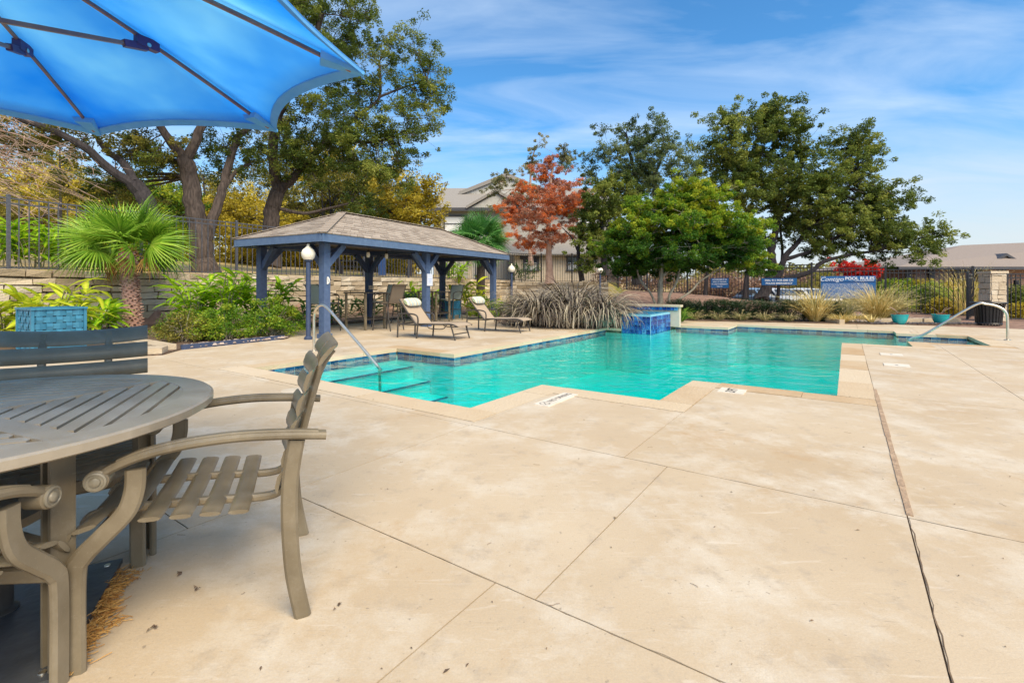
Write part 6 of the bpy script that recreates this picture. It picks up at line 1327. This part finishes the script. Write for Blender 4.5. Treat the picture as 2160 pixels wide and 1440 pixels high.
m = MB(); m.box(((L0_+L1_)/2, CD-.03, zE2-.12), (L1_-L0_, .05, .2)); m.build('fascia', M_TRIMD, ch)
v0, v1, v2 = W(2098, 549, CD+1.2), W(2124, 534, CD+1.2), W(2150, 547, CD+1.2); v2.z = v0.z
solid('roof_vent', M_TRIMD, ch, [v0, v1, v2, v0+Vector((0, 3, 0)), v1+Vector((0, 3, 0)), v2+Vector((0, 3, 0)), v0-Vector((0, 0, .15)), v1-Vector((0, 0, .2)), v2-Vector((0, 0, .15))], [(0, 1, 4, 3), (1, 2, 5, 4), (0, 6, 7, 1), (1, 7, 8, 2)]); solid('vent_wall', M_STUCCO, ch, [v0+Vector((.15, .2, -.1)), v2+Vector((-.15, .2, -.1)), v1+Vector((0, .2, -.12)), v1+Vector((0, 1.6, -.12))], [(0, 1, 2), (0, 2, 3), (1, 3, 2)])
for px in (1935, 1985, 2040, 2090, 2140): m = MB(); m.box((W(px, 0, CD).x, CD+.8, zE2/2-.15), (.25, .25, zE2-.02)); m.build('porch_column', M_TRIMD, ch)
window(ch, W(2070, 0, CD).x, CD+.97, 1.6, 1.3, 1.3, False)
# ================================================================== CARS
def car(loc, rz, paint, label):
    t = thing('parked_car', label, 'car', loc, rz, 'cars parked beyond the fence'); secs = [(-2.2, .62, .72, .70), (-2.0, .40, .86, .82), (-1.3, .30, .95, .88), (-.9, .30, .98, .89), (.9, .30, .98, .9), (1.7, .32, .93, .9), (2.15, .42, .82, .84), (2.25, .55, .70, .74)]
    def loft(secs, roof=False):
        m = MB(); vs = []; fs = []; n = 8
        for (x, z0, z1, hw) in secs:
            r = min(.1, (z1-z0)*.3); vs += [(x, -hw+r, z0), (x, hw-r, z0), (x, hw, z0+r), (x, hw, z1-r), (x, hw-r*1.4, z1), (x, -hw+r*1.4, z1), (x, -hw, z1-r), (x, -hw, z0+r)]
        for i in range(len(secs)-1):
            for j in range(n): fs.append((i*n+j, i*n+(j+1) % n, (i+1)*n+(j+1) % n, (i+1)*n+j))
        fs += [tuple(range(n))[::-1], tuple(range((len(secs)-1)*n, len(secs)*n))]; m.add(vs, fs, True); return m
    loft(secs).build('body', paint, t)
    loft([(-1.25, .9, .96, .80), (-.55, .9, 1.36, .66), (.3, .9, 1.44, .64), (1.0, .9, 1.40, .64), (1.75, .9, .98, .76)]).build('cabin', paint, t)
    m = MB(); m.add([(-1.24, -.68, 1.0), (-1.24, .68, 1.0), (-.60, .58, 1.35), (-.60, -.58, 1.35), (-1.20, -.68, .96), (-1.20, .68, .96), (-.55, .58, 1.31), (-.55, -.58, 1.31)], [(0, 3, 2, 1), (4, 5, 6, 7), (0, 1, 5, 4), (3, 7, 6, 2)]); m.build('windscreen', M_GLASS, t)
    for s in (-1, 1):
        m = MB(); m.add([(-.95, s*.775, 1.0), (1.45, s*.77, 1.0), (1.0, s*.672, 1.33), (-.45, s*.685, 1.33), (-.95, s*.75, 1.0), (1.45, s*.74, 1.0), (1.0, s*.65, 1.33), (-.45, s*.66, 1.33)], [(0, 1, 2, 3), (7, 6, 5, 4)]); m.build('side_window', M_GLASS, t)
        m = MB(); m.box((-2.13, s*.55, .68), (.14, .36, .13)); m.build('headlight', M_GLASS, t); m = MB(); m.box((-.85, s*.98, 1.0), (.14, .18, .12)); m.build('wing_mirror', paint, t)
        for x in (-1.4, 1.35):
            My = Matrix(((1, 0, 0), (0, 0, 1), (0, -1, 0))); m = MB(); m.lathe([(.2, -.11), (.31, -.11), (.33, -.07), (.33, .07), (.31, .11), (.2, .11)], 20, (x, s*.80, .33), M=My); wh = m.build('wheel', M_TYRE, t); m = MB(); m.lathe([(0, -.10), (.2, -.09), (.2, .09), (0, .10)], 16, (x, s*.81, .33), M=My); m.build('rim', M_STEEL, wh)
    m = MB(); m.box((-2.24, 0, .60), (.06, .8, .16)); m.build('grille', M_BLACK, t); return t
for px, d, pt, lab in ((1642, 30, M_CARB, 'pale blue parked car left of the white ones, half behind the oak trunk'), (1683, 28.6, M_CARW, 'white parked car left of the POOL RULES notice'), (1752, 28.2, M_CARW, 'white parked car half hidden behind the POOL RULES notice')):
    c = W(px, 600, d); car((c.x, d+2.2, -.39), PI/2+.06, pt, lab)
# ================================================================== PICNIC TABLE
pt = thing('picnic_table', 'dark picnic table with looped metal legs on the lawn behind the gazebo', 'picnic table', (*W(742, 570, 25.5).xy, height(W(742, 570, 25.5).x, 25.5)), R(30)); 
for y in (-.18, -.06, .06, .18): m = MB(); m.box((0, y*1.9, .75), (1.9, .2, .04)); m.build('plank', M_BLACK, pt)
for y in (-.78, .78): m = MB(); m.box((0, y, .44), (1.9, .28, .04)); m.build('bench', M_BLACK, pt)
for x in (-.7, .7):
    for s in (-1, 1):
        m = MB(); P = [Vector((x, s*(.52+.26*math.cos(a)), .24+.22*math.sin(a))) for a in np.linspace(0, 2*PI, 19)]; m.tube(P, .025, 6); m.tube(bez([(x, s*.3, .73), (x, s*.34, .5), (x, s*.55, .02)], 4), .025, 6); m.build('leg', M_BLACK, pt)
ub = MB(); ub.box((0, 0, .55), (.35, .25, 1.1)); ub.box((0, 0, 1.13), (.42, .32, .08)); tag(ub.build('utility_box', mat('blue_box', (.03, .09, .28), (.05, .12, .34), rough=.5), None, (*W(806, 560, 27).xy, height(W(806, 560, 27).x, 27)-.05)), 'blue utility box on the lawn right of the picnic table', 'utility box')
# far hills of trees so the land closes at the horizon
def far_woods(name, label, x0, x1, y, z0, z1, n, mt, seed, dy=6, per=300, leaf=.6, r=(3, 3, 2)):
    rn = random.Random(seed); C = []; Rr = []
    for i in range(n): C.append((rn.uniform(x0, x1), y+rn.uniform(-dy, dy), rn.uniform(z0, z1))); Rr.append(r)
    o = leaf_cloud(name, mt, C, Rr, [per]*n, leaf, None, seed=seed, kind='stuff'); o['label'] = label; o['category'] = 'woodland'
far_woods('woodland', 'far dull olive wood closing the view at the left', -85, -10, 62, 3, 12, 170, LM_OAKB, 51)
far_woods('woodland', 'far olive scrub on the horizon at the right', 14, 90, 75, 0, 3.5, 90, LM_OAKB, 52)
LM_BRUSH = leafmat('reddish_brush', [(.08, .05, .04), (.17, .10, .08), (.26, .17, .12), (.34, .25, .14)])
far_woods('undergrowth', 'reddish brown brush behind the black stepped fence', 6.5, 27, 37, -.2, 2.0, 90, LM_BRUSH, 53, 1.5, 260, .22, (1.3, 1.0, .7))
far_woods('undergrowth', 'golden undergrowth beneath the woodland behind the left fence', -34, -7, 34, 2.2, 3.9, 120, LM_GOLD, 54, 3, 200, .3, (1.6, 1.4, .8))
